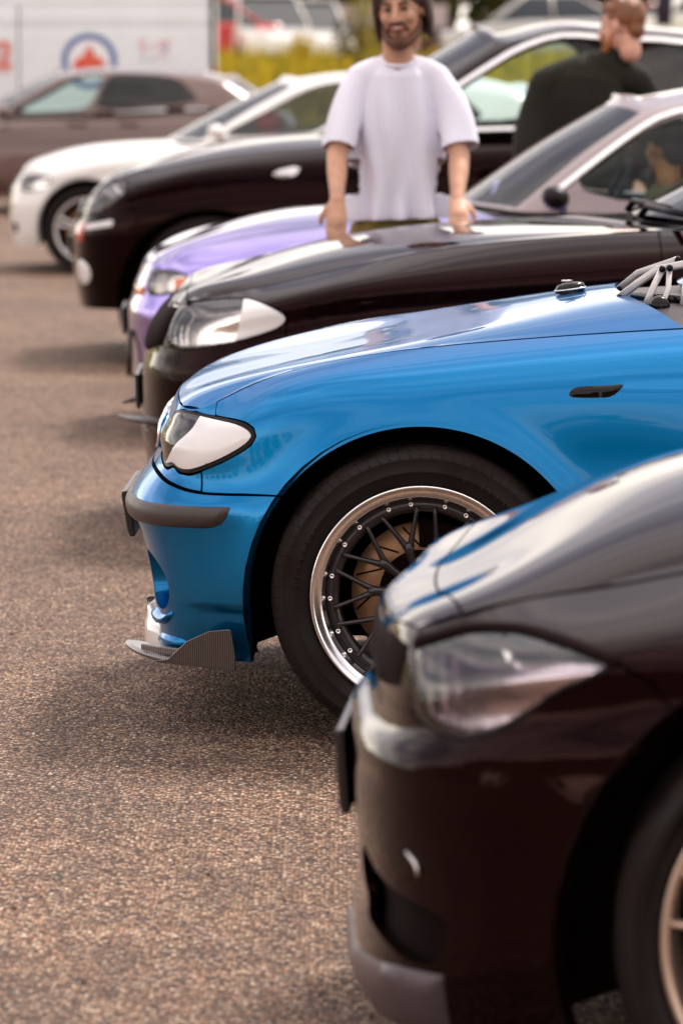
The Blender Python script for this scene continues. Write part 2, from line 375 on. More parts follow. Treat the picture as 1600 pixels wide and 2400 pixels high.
SPEC = {}
B_ARCH = (.684, .325, .386)
def b_disp(p):
    x, z, y = p[:, 0], p[:, 2], p[:, 1]
    d = np.hypot(x - B_ARCH[0], z - B_ARCH[1]) - B_ARCH[2]
    r = .009 * np.exp(-(np.clip(d, -.02, 1) / .040) ** 2) * (z > .1)
    # door crease behind the repeater
    w = np.clip((x - 1.02) / .12, 0, 1); t = np.clip((z - .806) / .016 + .5, 0, 1); t = t * t * (3 - 2 * t); r = r - .0035 * w * t * np.exp(-np.clip(z - .806, 0, 1) / .05)
    # bumper step
    w = np.clip((x - .13) / .06, 0, 1) * (x < .4); t = np.clip((.304 - z) / .022, 0, 1); t = t * t * (3 - 2 * t); r = r - .009 * w * t
    # soft dish in the flank behind the wheel
    r = r - .004 * np.exp(-((x - 1.12) / .16) ** 2 - ((z - .63) / .12) ** 2)
    return r
SPEC['B'] = dict(hw=.865, L=4.49, cn=2.8, fx=.684, rx=3.41, arch_r=.386, arch_cut=36.6, rear_deck=3.75, disp=b_disp,
    rows=[([(0, .165), (.25, .166), (.9, .18), (4, .22), (4.49, .25)], .062, .93, .955, .06),
          ([(0, .235), (.3, .25), (1, .26), (4, .28), (4.49, .32)], .054, .965, .985, .04),
          ([(0, .35), (1, .38), (4.49, .42)], .040, .99, 1.0, .02),
          ([(0, .465), (1, .50), (4.49, .53)], .006, 1.0, 1.0, 0),
          ([(0, .515), (.3, .525), (1, .56), (4.49, .60)], .0, 1.0, .998, 0),
          ([(0, .590), (.06, .583), (.12, .567), (.3, .567), (1, .62), (4.49, .68)], .05, .97, .992, .02),
          ([(0, .655), (.2, .655), (.6, .722), (1, .745), (4.49, .80)], .066, .96, .979, .03),
          ([(0, .70), (.2, .703), (.35, .772), (.6, .822), (1, .853), (1.5, .872), (4.49, .89)], .085, .935, .928, .05)],
    dx8=.105, k8=.885, z8=.737,
    ysh=[(.1, .64), (.19, .652), (.3, .655), (.5, .665), (.8, .682), (1.1, .692), (1.5, .71), (2.2, .74), (3, .74), (4.49, .70)],
    zsh=[(.1, .72), (.19, .737), (.29, .787), (.385, .822), (.533, .855), (.68, .876), (.83, .892), (.99, .904), (1.14, .914), (1.26, .923), (1.5, .932), (2.2, .935), (3, .94), (4, .955), (4.49, .94)],
    zc=[(0, .452), (.06, .662), (.08, .702), (.105, .735), (.13, .752), (.165, .767), (.21, .779), (.285, .795), (.36, .811), (.46, .832), (.59, .861), (.75, .898), (.91, .934), (1.06, .963), (1.3, .988), (1.7, 1.003)])

def rows_of(z, side, dx, kf=(.93, .965, .99, 1, 1, .985, .965, .94), ks=(.955, .985, 1, 1, .998, .99, .975, .945), L=4.49, rear=.05):
    """z: 8 front heights; side: 8 tuples of heights at x = .3, .6, 1.0, 1.5"""
    out = []
    for i in range(8):
        s = side[i]
        out.append(([(0, z[i]), (.3, s[0]), (.6, s[1]), (1.0, s[2]), (1.5, s[3]), (L - .8, s[3] + .02), (L, s[3] + .03)], dx[i], kf[i], ks[i], rear * i / 7))
    return out
SPEC['A'] = dict(hw=.905, L=4.63, cn=2.6, shear=.044, fx=.755, rx=3.52, arch_r=.408, arch_cut=52, rear_deck=3.9,
    rows=rows_of((.13, .20, .29, .39, .525, .565, .605, .655), ((.17, .18, .18, .19), (.25, .25, .26, .26), (.34, .36, .37, .38), (.44, .46, .48, .50), (.53, .55, .57, .58), (.585, .62, .64, .65), (.655, .69, .715, .73), (.715, .765, .80, .83)), (.03, 0, .012, 0, .0, .026, .038, .042), kf=(.93, .965, .985, .99, 1, .975, .955, .925), L=4.63),
    dx8=.05, k8=.87, z8=.742, z8c=.693,
    ysh=[(0.068, .60), (0.218, .61), (0.328, .625), (0.528, .655), (0.828, .69), (1.128, .72), (1.528, .735), (2.200, .75), (3.000, .75), (4.630, .72)],
    zsh=[(0.068, .735), (0.128, .742), (0.228, .757), (0.328, .776), (0.528, .818), (0.828, .872), (1.128, .903), (1.528, .925), (2.200, .955), (3.000, .97), (4.100, .99), (4.630, .97)],
    zc=[(0, .39), (.03, .640), (.05, .69), (.083, .713), (.135, .740), (.2, .770), (.298, .820), (.397, .870), (.507, .915), (.8, .953), (1.1, .976), (1.5, .995), (1.8, 1.005)])
SPEC['C'] = dict(hw=.925, L=4.90, cn=2.6, fx=.80, rx=3.77, arch_r=.39, arch_cut=36, rear_deck=4.1,
    rows=rows_of((.18, .25, .36, .45, .53, .585, .64, .69), ((.2, .2, .2, .2), (.27, .28, .29, .3), (.38, .4, .41, .42), (.47, .50, .52, .54), (.55, .59, .61, .63), (.61, .66, .69, .71), (.69, .75, .79, .82), (.75, .82, .87, .91)), (.03, .02, .0, 0, 0, .012, .025, .055), L=4.90),
    dx8=.09, k8=.87, z8=.765, z8c=.73,
    ysh=[(.09, .68), (.19, .69), (.3, .70), (.5, .71), (.8, .73), (1.1, .74), (1.5, .75), (2.2, .76), (3, .76), (4.9, .73)],
    zsh=[(.09, .755), (.13, .762), (.2, .776), (.31, .798), (.45, .828), (.63, .868), (.9, .925), (1.18, .958), (1.5, .982), (2.2, .99), (3, 1.0), (4.2, 1.02), (4.9, 1.0)],
    zc=[(0, .42), (.06, .67), (.09, .728), (.12, .755), (.16, .777), (.25, .812), (.39, .864), (.6, .926), (.81, .959), (1.02, .977), (1.25, .99), (1.6, .995), (1.9, 1.0)])
SPEC['D'] = dict(hw=.86, L=4.45, cn=2.6, fx=.73, rx=3.43, arch_r=.375, arch_cut=36, rear_deck=3.75,
    rows=rows_of((.17, .24, .35, .44, .50, .55, .60, .645), ((.19, .19, .2, .2), (.25, .26, .27, .28), (.36, .38, .40, .42), (.45, .48, .5, .52), (.51, .55, .57, .58), (.56, .61, .64, .65), (.64, .69, .72, .73), (.70, .765, .80, .82)), (.03, .02, .015, 0, 0, .02, .03, .05), L=4.45),
    dx8=.075, k8=.87, z8=.695, z8c=.687,
    ysh=[(.07, .63), (.19, .64), (.3, .65), (.5, .66), (.8, .68), (1.1, .69), (1.5, .70), (2.2, .72), (3, .72), (4.45, .69)],
    zsh=[(.07, .693), (.13, .71), (.275, .757), (.535, .81), (.79, .842), (1.1, .865), (1.5, .88), (2.2, .89), (3, .90), (4.0, .92), (4.45, .90)],
    zc=[(0, .394), (.05, .644), (.075, .685), (.1, .708), (.15, .73), (.2, .748), (.375, .819), (.554, .873), (.8, .902), (1.1, .915), (1.5, .92), (1.9, .93)])
SPEC['E'] = dict(hw=.985, L=4.88, cn=2.6, fx=.70, rx=3.63, arch_r=.445, arch_cut=40, rear_deck=4.3,
    rows=rows_of((.27, .36, .48, .57, .64, .68, .72, .76), ((.27, .28, .29, .3), (.38, .39, .4, .41), (.50, .52, .54, .55), (.60, .64, .66, .67), (.69, .74, .76, .77), (.75, .80, .83, .84), (.81, .88, .91, .93), (.87, .95, .99, 1.02)), (.03, .015, 0, 0, 0, .02, .035, .05), L=4.88),
    dx8=.075, k8=.87, z8=.845, z8c=.792,
    ysh=[(.07, .72), (.19, .73), (.3, .74), (.5, .76), (.8, .78), (1.1, .79), (1.5, .80), (2.2, .82), (3, .82), (4.88, .78)],
    zsh=[(.07, .843), (.13, .86), (.27, .915), (.51, .985), (.75, 1.03), (1.1, 1.065), (1.5, 1.09), (2.2, 1.12), (3, 1.16), (4.0, 1.18), (4.88, 1.1)],
    zc=[(0, .453), (.05, .743), (.075, .79), (.1, .815), (.15, .85), (.27, .905), (.51, 1.008), (.73, 1.067), (1.17, 1.125), (1.5, 1.136), (1.9, 1.146)])
SPEC['F'] = dict(hw=.88, L=4.33, cn=2.6, fx=.57, rx=3.26, arch_r=.335, arch_cut=40, rear_deck=3.9,
    rows=rows_of((.17, .24, .35, .43, .49, .54, .60, .65), ((.19, .19, .2, .2), (.25, .26, .27, .28), (.36, .38, .40, .42), (.44, .48, .5, .52), (.50, .55, .57, .58), (.56, .61, .64, .65), (.63, .69, .72, .75), (.69, .765, .80, .83)), (.03, .015, .0, 0, .005, .015, .03, .06), L=4.33),
    dx8=.09, k8=.87, z8=.70,
    ysh=[(.09, .64), (.19, .65), (.3, .66), (.5, .67), (.8, .69), (1.1, .70), (1.5, .72), (2.2, .74), (3, .74), (4.33, .70)],
    zsh=[(.09, .70), (.15, .72), (.3, .765), (.55, .82), (.87, .862), (1.15, .885), (1.5, .905), (2.2, .93), (3, .96), (4.0, .97), (4.33, .94)],
    zc=[(0, .407), (.06, .667), (.09, .707), (.12, .742), (.2, .785), (.3, .821), (.55, .879), (.87, .911), (1.15, .923), (1.5, .938), (1.9, .948)])
import copy as _cp
SPEC['G'] = _cp.deepcopy(SPEC['F'])
# ---END---

# ------------------------------------------------------------------ panels cut out of a surface
def resample(P, step):
    P = np.array(P, float); Q = np.vstack([P, P[:1]]); d = np.hypot(*np.diff(Q, axis=0).T); n = max(8, int(round(d.sum() / step)))
    c = np.concatenate([[0], np.cumsum(d)]); t = np.linspace(0, c[-1], n, endpoint=False)
    # keep corners: merge original vertices
    ts = sorted(set(np.round(np.concatenate([t, c[:-1]]), 6)))
    out = [ts[0]]
    for a in ts[1:]:
        if a - out[-1] > step * .35: out.append(a)
    if c[-1] - out[-1] < step * .35: out.pop()
    t = np.array(out); return np.stack([np.interp(t, c, Q[:, 0]), np.interp(t, c, Q[:, 1])], 1)
def inside(P, x, y):
    x = np.asarray(x); y = np.asarray(y); r = np.zeros(x.shape, bool); n = len(P)
    for i in range(n):
        x1, y1 = P[i]; x2, y2 = P[(i + 1) % n]
        c = ((y1 > y) != (y2 > y))
        with np.errstate(all='ignore'): r ^= c & (x < (x2 - x1) * (y - y1) / (y2 - y1 + 1e-15) + x1)
    return r
def bdist(P, x, y):
    d = np.full(x.shape, 9.0); n = len(P)
    for i in range(n):
        a = P[i]; b = P[(i + 1) % n]; ab = b - a; l = ab @ ab + 1e-15
        t = np.clip(((x - a[0]) * ab[0] + (y - a[1]) * ab[1]) / l, 0, 1); d = np.minimum(d, np.hypot(x - a[0] - t * ab[0], y - a[1] - t * ab[1]))
    return d
def orient(P, ccw=True):
    P = np.array(P, float); a = np.sum(P[:, 0] * np.roll(P[:, 1], -1) - np.roll(P[:, 0], -1) * P[:, 1]); return P if (a > 0) == ccw else P[::-1]
def panel(name, S, outline, mt, parent, holes=(), res=.02, step=.012, depth=.014, puff=0, pr=.02, off=0, mode='pair', gap=.002, both=None, mirror=True):
    """cut a panel out of surface S. outline/holes in the parameters of S. mode: 'pair' near + far object, 'join' one mesh across the centre, 'one' near only"""
    O = orient(resample(outline, step)); Hs = [orient(resample(h, step), False) for h in holes]
    if gap:   # shrink a little so real gaps stand between panels
        def shr(P):
            t = np.roll(P, -1, 0) - np.roll(P, 1, 0); t /= np.hypot(*t.T)[:, None] + 1e-9; return P + np.stack([-t[:, 1], t[:, 0]], 1) * gap
        O = shr(O); Hs = [shr(h) for h in Hs]
    x0, y0 = O.min(0); x1, y1 = O.max(0)
    gx, gy = np.meshgrid(np.arange(x0 + res / 2, x1, res), np.arange(y0 + res / 2, y1, res * .8)); gx = gx + (np.arange(gx.shape[0]) % 2)[:, None] * res * .5
    gx = gx.ravel(); gy = gy.ravel(); ok = inside(O, gx, gy)
    for h in Hs: ok &= ~inside(h, gx, gy)
    gx = gx[ok]; gy = gy[ok]; d = bdist(O, gx, gy)
    for h in Hs: d = np.minimum(d, bdist(h, gx, gy))
    k = d > step * .6; gx = gx[k]; gy = gy[k]
    rings = [O] + Hs; pts = np.vstack(rings + [np.stack([gx, gy], 1)]); edges = []; n = 0; loops = []
    for r in rings:
        m = len(r); edges += [(n + i, n + (i + 1) % m) for i in range(m)]; loops.append(list(range(n, n + m))); n += m
    extra = []
    if puff:
        pass
    res_ = delaunay_2d_cdt([Vector(p) for p in pts], edges, [], 0, 1e-7)
    V2 = np.array([tuple(v) for v in res_[0]]); orig = res_[3]; tri = np.array([f for f in res_[2] if len(f) == 3])
    c = V2[tri].mean(1); ok = inside(O, c[:, 0], c[:, 1])
    for h in Hs: ok &= ~inside(h, c[:, 0], c[:, 1])
    tri = tri[ok]; a = V2[tri]; ar = (a[:, 1, 0] - a[:, 0, 0]) * (a[:, 2, 1] - a[:, 0, 1]) - (a[:, 2, 0] - a[:, 0, 0]) * (a[:, 1, 1] - a[:, 0, 1])
    tri = tri[abs(ar) > 1e-10]; ar = ar[abs(ar) > 1e-10]; tri[ar < 0] = tri[ar < 0][:, ::-1]
    # map loops to the output vertices
    back = {}
    for i, oo in enumerate(orig):
        for q in oo: back[q] = i
    P3 = S.eval(V2[:, 0], V2[:, 1]); N3 = S.norm(V2[:, 0], V2[:, 1])
    if puff or off:
        d = bdist(O, V2[:, 0], V2[:, 1])
        for h in Hs: d = np.minimum(d, bdist(h, V2[:, 0], V2[:, 1]))
        q = np.clip(d / pr, 0, 1); P3 = P3 + N3 * (off + puff * np.sqrt(1 - (1 - q) ** 2))[:, None]
    F = [tuple(t) for t in tri]; V = [p for p in P3]; NN = [q for q in N3]
    if depth:
        for lp in loops:
            ids = [back[i] for i in lp if i in back]; m = len(ids); b = len(V)
            Pl = P3[ids]; Nl = N3[ids]; T = np.roll(Pl, -1, 0) - np.roll(Pl, 1, 0); Om = np.cross(T, Nl); Om /= np.linalg.norm(Om, axis=1)[:, None] + 1e-9
            V += list(Pl) + list(Pl - Nl * depth); NN += list(Om) + list(Om)
            F += [(b + i, b + m + i, b + m + (i + 1) % m, b + (i + 1) % m) for i in range(m)]
    V = np.array(V); NN = np.array(NN)
    use_n = None if puff else NN
    mV = V * [1, -1, 1]; mN = NN * [1, -1, 1]; mF = [f[::-1] for f in F]
    if mode == 'join':
        nn = None if puff else np.vstack([NN, mN])
        return mk(name, list(V) + list(mV), F + [tuple(i + len(V) for i in f) for f in mF], mt, parent, nn)
    o = mk(name, V, F, mt, parent, use_n)
    if mode == 'pair':
        o2 = mk(name, mV, mF, mt, parent, None if puff else mN); return o, o2
    return o
def rect(u0, v0, u1, v1, r=.02):
    P = []
    for cx, cy, a in ((u1 - r, v0 + r, -90), (u1 - r, v1 - r, 0), (u0 + r, v1 - r, 90), (u0 + r, v0 + r, 180)):
        for k in range(5): t = radians(a + k * 22.5); P.append((cx + r * cos(t), cy + r * sin(t)))
    return P
def round_poly(P, it=2): return chaikin(P, it)
def strip_along(name, S, uv, w, d, mt, parent, off=.002, mode='pair', n=8):
    uv = np.array(uv, float); P = S.eval(uv[:, 0], uv[:, 1]); N = S.norm(uv[:, 0], uv[:, 1]); P = P + N * off
    v, f = sweep(P, w, d, up=N, n=n); o = mk(name, v, f, mt, parent)
    if mode == 'pair': return o, mk(name, [(a, -b, c) for a, b, c in v], [t[::-1] for t in f], mt, parent)
    return o

# ------------------------------------------------------------------ wheels
def sweep_obj(name, gs, mt, parent, **k):
    v, f = join(*gs); return mk(name, v, f, mt, parent, **k)
TYRE_CACHE = {}
def wheel(parent, x, y, side, R=.335, rim=.245, width=.225, style='y', label=None):
    """side -1: outer face towards -y"""
    w = empty('wheel', (x, y, R), 0, parent)
    if side > 0: w.rotation_euler = (0, 0, pi)
    key = (R, rim, width)
    if key not in TYRE_CACHE:
        r0 = rim - .004; pr = [(r0, .035), (rim + .004, .006), (rim + .018, .000), (rim + .030, -.006), (rim + .032, -.009), (rim + .035, -.007), (R - .045, -.008), (R - .030, -.004), (R - .027, -.006), (R - .022, -.002), (R - .010, .008), (R - .003, .024)]
        pr = [(a, b) for a, b in pr]
        full = pr + [(R, .045), (R, width / 2 - .012), (R - .008, width / 2 - .01), (R - .008, width / 2 + .0), (R, width / 2 + .002), (R, width - .045)] + [(a, width - b) for a, b in pr[::-1]]
        v, f = lathe(full, 96); TYRE_CACHE[key] = (v, f)
    v, f = TYRE_CACHE[key]
    mk('tyre', v, f, 'rubber', w)
    if style == 'y':
        g = []
        for i in range(84):
            a = 2 * pi * i / 84; g.append(sweep([((R - .026) * cos(a), -.0045, (R - .026) * sin(a)), ((R - .006) * cos(a + .012), .0135, (R - .006) * sin(a + .012))], .0022, .0022, up=(0, 1, 0), n=5))
        mk('tyre_shoulder_ribs', *join(*g), 'rubber', w, kind='stuff')
        rd = random.Random(3); g = []
        for a0, nch in ((40, 9), (150, 7), (265, 9)):       # raised blocks of sidewall moulding
            for i in range(nch):
                a = radians(a0 + i * 4.2); q0 = R - .064; q1 = R - .050
                g.append(sweep([(q0 * cos(a), -.0095, q0 * sin(a)), (q1 * cos(a + rd.uniform(-.02, .02)), -.0095, q1 * sin(a))], .0028, .0012, up=(0, 1, 0), n=5))
        mk('tyre_moulding', *join(*g), 'rubber', w, kind='stuff')
    r = rim
    if style == 'y':
        prof = [(r + .002, .012), (r + .003, .004), (r, .000), (r - .003, -.001), (r - .006, .003), (r - .013, .0055), (r - .024, .0085), (r - .026, .012), (r - .0275, .030), (r - .0325, .034), (r - .0335, .10), (r - .04, width - .02), (r, width)]
        v, f = lathe(prof, 128); mk('rim', v, f, 'chrome', w)
        prof = [(r - .034, .048), (r - .037, .043), (r - .050, .042), (r - .060, .046), (r - .064, .058), (r - .064, .08), (r - .036, .10)]
        v, f = lathe(prof, 96); mk('rim_flange', v, f, 'spoke', w)
        # one forked spoke, shared by ten
        def spoke():
            g = []
            c0 = np.array([.030, .066, 0]); fk = np.array([.104, .050, 0])
            g.append(sweep([(.030, .070, 0), (.06, .066, 0), (.085, .056, 0), (.106, .048, 0), (.118, .046, 0)], [.013, .010, .010, .012, .008], [.012, .012, .012, .011, .009], up=(0, 1, 0), n=10))
            for s in (-1, 1):
                a = radians(12.4) * s; e = (r - .048) * np.array([cos(a), 0, sin(a)])
                b0 = np.array([.100, .050, .002 * s]); p = [b0, b0 * .8 + e * .2 + [0, .008, -.0015 * s], b0 * .5 + e * .5 + [0, .020, -.001 * s], b0 * .15 + e * .85 + [0, .036, 0], e + [0, .042, 0]]
                g.append(sweep(p, [.0085, .0072, .0056, .0052, .0060], [.010, .010, .009, .008, .006], up=(0, 1, 0), n=10))
            v, f = join(*g); me = mk('spoke', v, f, 'spoke', w); return me
        s0 = spoke(); 
        # bridge arcs between neighbouring forks
        for i in range(10):
            s = s0 if i == 0 else s0.copy()
            if i: COL.objects.link(s); s.parent = w
            s.rotation_euler = (0, -radians(104.8 + 36 * i), 0)
        v, f = lathe([(0.0, .056), (.034, .056), (.052, .060), (.058, .068), (.060, .09), (.02, .1)], 48); mk('hub', v, f, 'spoke', w)
        v, f = lathe([(0.0, .050), (.024, .051), (.030, .055), (.031, .060)], 40); mk('centre_cap', v, f, 'satin', w)
        rv = None
        for i in range(10):
            for s in (-1, 1):
                a = radians(104 - .3 + 36 * i + 7.2 * s)
                if rv is None:
                    v, f = lathe([(.0015, .0375), (.0032, .0375), (.0034, .0355), (.0048, .0355), (.0056, .037), (.0056, .044)], 14); rv = o = mk('rivet', v, f, 'chrome', w)
                else: o = rv.copy(); COL.objects.link(o); o.parent = w
                o.location = ((r - .0435) * cos(a), 0, (r - .0435) * sin(a))
        v, f = lathe([(.092, .10), (.155, .10), (.156, .104), (.156, .125), (.092, .125)], 72); bd = mk('brake_disc', v, f, 'disc', w)
        g = []
        for i in range(12):
            a = 2 * pi * i / 12; g.append(sweep([(.100 * cos(a), .0985, .100 * sin(a)), (.150 * cos(a + .28), .0985, .150 * sin(a + .28))], .0022, .0012, up=(0, 1, 0), n=6))
        mk('disc_slots', *join(*g), 'well', bd, kind='stuff')
        v, f = lathe([(.0, .085), (.086, .085), (.093, .10)], 40); mk('disc_bell', v, f, 'well', w)
        vv = []; ff = []
        for a in np.linspace(8, 92, 12):
            t = radians(a); vv += [(.10 * cos(t), .085, .10 * sin(t)), (.165 * cos(t), .085, .165 * sin(t)), (.165 * cos(t), .135, .165 * sin(t)), (.10 * cos(t), .135, .10 * sin(t))]
        for i in range(11):
            for j in range(4): ff.append((i * 4 + j, i * 4 + (j + 1) % 4, i * 4 + 4 + (j + 1) % 4, i * 4 + 4 + j))
        bevel(mk('brake_caliper', vv, ff + [(0, 3, 2, 1), (44, 45, 46, 47)], 'well', w, smooth=False), .006)
    else:
        n, mt, lipw = {'thin': (7, 'bronze', .010), 'five': (5, 'silver_w', .016), 'ten': (10, 'silver_w', .012), 'dark': (5, 'spoke', .012)}[style]
        if mt == 'silver_w': mt = M['satin']
        prof = [(r + .002, .012), (r + .002, .002), (r - .003, .0), (r - lipw, .004), (r - lipw - .004, .02), (r - .02, .06), (r - .03, width - .02), (r, width)]
        v, f = lathe(prof, 96); mk('rim', v, f, mt, w)
        sp0 = None
        for i in range(n):
            if sp0 is None:
                g = []
                for s in (-1, 1):
                    a = radians(8 if n < 9 else 5) * s; e = (r - lipw) * np.array([cos(a), 0, sin(a)]); q = .012 if style == 'five' else .0055
                    g.append(sweep([(.03, .040, .012 * s), (.09, .030, .010 * s), e * .7 + [0, .018, 0], e + [0, .014, 0]], [.012, q, q, q * 1.1], [.016, .014, .012, .01], up=(0, 1, 0), n=8))
                v, f = join(*g); sp0 = o = mk('spoke', v, f, mt, w)
            else: o = sp0.copy(); COL.objects.link(o); o.parent = w
            o.rotation_euler = (0, -2 * pi * (i + .25) / n, 0)
        v, f = lathe([(0, .022), (.03, .022), (.045, .03), (.06, .045), (.06, .09)], 40); mk('hub', v, f, mt, w)
        v, f = lathe([(.07, .10), (.16, .10), (.16, .125), (.07, .125)], 48); mk('brake_disc', v, f, 'disc', w)
    return w
def copy_tree(o, parent=None, loc=None):
    c = o.copy(); COL.objects.link(c); c.parent = parent
    if loc is not None: c.location = loc
    for ch in o.children: copy_tree(ch, c)
    return c
def wheels_for(root, sp, R, rim, width, style, ins=.012):
    hw = sp['hw']; fx, rx = sp['fx'], sp['rx']
    w = wheel(root, fx, -(hw - ins), -1, R, rim, width, style)
    for x, s in ((fx, 1), (rx, -1), (rx, 1)):
        c = copy_tree(w, root, (x, s * (hw - ins), R)); c.rotation_euler = (0, 0, pi if s > 0 else 0)
    for x in (sp['fx'], rx):
        r = sp['arch_r']
        for s in (-1, 1):
            v = []; f = []
            ang = np.linspace(-20, 200, 30); ys = [hw - .012, hw - .30]; b = len(v)
            for a in ang:
                t = radians(a)
                for y in ys: v.append((x + (r + .012) * cos(t), s * y, .325 + (r + .012) * sin(t)))
            for i in range(29): f.append((b + 2 * i, b + 2 * i + 1, b + 2 * i + 3, b + 2 * i + 2))
            c = len(v); v += [(x, s * (hw - .30), .325)]
            for i in range(29): f.append((b + 2 * i + 1, b + 2 * i + 3, c))
            mk('wheel_arch_liner', v, f, 'well', root)
def arch_loop(cx, cz, r, a0, a1, n=36):
    return [(cx + r * cos(radians(a)), cz + r * sin(radians(a))) for a in np.linspace(a0, a1, n)]

# ------------------------------------------------------------------ greenhouse
def green_surf(g):
    """g: wb (x, z) windscreen base centre; wc (x, y, z) base corner; hc (x, z) header centre; hk (x, y, z) header corner;
       side: list of (x, ybelt, zbelt, xtop, ytop, ztop); rk, rc, rbk, rbc rear header corner/centre, rear base corner/centre"""
    B = [(g['wb'][0], 0, g['wb'][1])]; T = [(g['hc'][0], 0, g['hc'][1])]
    wc, hk = g['wc'], g['hk']; wb, hc = g['wb'], g['hc']
    for q in (.45, .8):
        B.append((wb[0] + (wc[0] - wb[0]) * q ** 2, wc[1] * q * 1.0, wb[1] + (wc[2] - wb[1]) * q ** 2)); T.append((hc[0] + (hk[0] - hc[0]) * q ** 2, hk[1] * q, hc[1] + (hk[2] - hc[1]) * q ** 2))
    B.append(wc); T.append(hk)
    for (x, yb, zb, xt, yt, zt) in g['side']: B.append((x, yb, zb)); T.append((xt, yt, zt))
    B.append(g['rbk']); T.append(g['rk']); rb, rc = g['rbc'], g['rc']
    for q in (.8, .45): B.append((rb[0] + (g['rbk'][0] - rb[0]) * q ** 2, g['rbk'][1] * q, rb[1] + (g['rbk'][2] - rb[1]) * q ** 2)); T.append((rc[0] + (g['rk'][0] - rc[0]) * q ** 2, g['rk'][1] * q, rc[1] + (g['rk'][2] - rc[1]) * q ** 2))
    B.append((rb[0], 0, rb[1])); T.append((rc[0], 0, rc[1]))
    B = np.array(B) * [1, -1, 1]; T = np.array(T) * [1, -1, 1]
    D = np.gradient(B, axis=0); out = np.cross(D, [0, 0, 1.]); out /= np.linalg.norm(out, axis=1)[:, None] + 1e-9
    ctr = np.array([2.4, 0, 0]); 
    rows = [B, B + (T - B) * .33 + out * .018, B + (T - B) * .66 + out * .022, T, T + (np.array([[2.6, 0, 0]]) - T) * [.02, .14, 0] + [0, 0, .016]]
    R = np.array(rows); mir = lambda A: A * np.array([1, -1, 1])
    P = np.concatenate([mir(R[:, 2:3]), mir(R[:, 1:2]), R, mir(R[:, -2:-1]), mir(R[:, -3:-2])], 1)
    m = (B + T) / 2; s = np.concatenate([[0], np.cumsum(np.linalg.norm(np.diff(m[:, :2], axis=0), axis=1))])
    sk = np.concatenate([[-s[2], -s[1]], s, [2 * s[-1] - s[-2], 2 * s[-1] - s[-3]]])
    S = Surf(sk, [0, .14, .28, .42, .50], P); S.st = s; return S
def greenhouse(root, g, paint_m, win, trim=None, roofm=None, wscr='window'):
    S = green_surf(g); st = S.st; n = len(st)
    a = st[3]; e = st[n - 4]
    ws = [(0, .012), (a - .055, .012), (a - .055, .405), (0, .405)]
    o = panel('windscreen', S, ws, wscr, root, mode='join', res=.05, step=.03, depth=0, gap=.0, off=-.002)
    holes = [ws_half(a), rear_half(e, st[-1])]
    wins = []
    for wd in g['win']:
        kind = wd[-1]
        if len(wd) == 2: P = round_poly(wd[0], 2)
        else: P = rect(wd[0], .03, wd[1], .375, .035)
        holes.append(P); wins.append((P, kind))
    panel('pillar_frame', S, [(0.0, -.0), (st[-1], -.0), (st[-1], .497), (0.0, .497)], paint_m, root, holes=holes, res=.05, step=.025, depth=.02, mode='join', gap=0)
    for P, kind in wins:
        panel('side_window', S, P, kind, root, mode='pair', res=.06, step=.02, depth=.004, gap=.0, off=-.004)
        if trim: pass
    panel('rear_screen', S, rear_half(e, st[-1]), 'window_dark', root, mode='join', res=.06, step=.03, depth=0, gap=0, off=-.003)
    # roof cap
    U = np.linspace(0, st[-1], 72); T = S.eval(U, np.full(72, .4965)); v = []; f = []; K = 9
    for k in range(K):
        q = k / (K - 1); 
        for p in T: v.append((p[0], p[1] * (1 - q), p[2] + .038 * (1 - (1 - q) ** 2) * min(1, abs(p[1]) / .4)))
    for k in range(K - 1):
        for i in range(71): f.append((k * 72 + i, k * 72 + i + 1, k * 72 + 73 + i, k * 72 + 72 + i))
    b = len(v); v += [(x, -y, z) for x, y, z in v]; f += [tuple(b + i for i in q)[::-1] for q in f]
    mk('roof', v, f, roofm or paint_m, root)
    # cabin: dark floor, seats, dashboard
    x0 = g['wb'][0] + .25; hy = g['wc'][1] - .10; zb = g['wc'][2]
    v, f = join(box((x0 + .05, 0, zb - .06), (.5, 2 * hy, .10)))
    bevel(mk('dashboard', v, f, 'seat', root), .03)
    for sx in g.get('seats', (x0 + 1.0, x0 + 1.9)):
        for sy in (-.36, .36):
            v, f = join(box((sx, sy, zb - .12), (.14, .46, .52)), box((sx + .03, sy, zb + .22), (.09, .24, .16)))
            bevel(mk('seat', v, f, 'seat', root), .035)
    return S
def ws_half(a): return [(-.05, .012), (a - .055, .012), (a - .055, .405), (-.05, .405)]
def rear_half(e, L): return [(e + .06, .05), (L + .05, .05), (L + .05, .40), (e + .06, .40)]
def steering(root, x, y, z, tilt=25):
    v = []; f = []; n, m = 32, 8
    for i in range(n):
        a = 2 * pi * i / n
        for j in range(m):
            b = 2 * pi * j / m; r = .185 + .014 * cos(b); v.append((.014 * sin(b), r * cos(a), r * sin(a)))
    for i in range(n):
        for j in range(m): f.append((i * m + j, ((i + 1) % n) * m + j, ((i + 1) % n) * m + (j + 1) % m, i * m + (j + 1) % m))
    b = box((0, 0, 0), (.03, .34, .035)); w = mk('steering_wheel', *join((v, f), b), 'seat', root); w.location = (x, y, z); w.rotation_euler = (0, radians(tilt), 0)
def mirror_unit(root, x, y, z, mt='seal', s=1.0):
    for sd_ in (-1, 1):
        v, f = box((0, 0, 0), (.13 * s, .20 * s, .13 * s)); v = [(p[0] - (.03 if p[0] < 0 else 0) * (p[2] > 0), p[1], p[2]) for p in v]
        o = mk('door_mirror', v, f, mt, root); o.location = (x, sd_ * y, z); m_ = o.modifiers.new('s', 'SUBSURF'); m_.levels = 2; m_.render_levels = 2
        v, f = sweep([(0, 0, -.03), (.03, -sd_ * .12 * s, -.05)], .02, .015); mk('mirror_foot', v, f, 'seal', o)

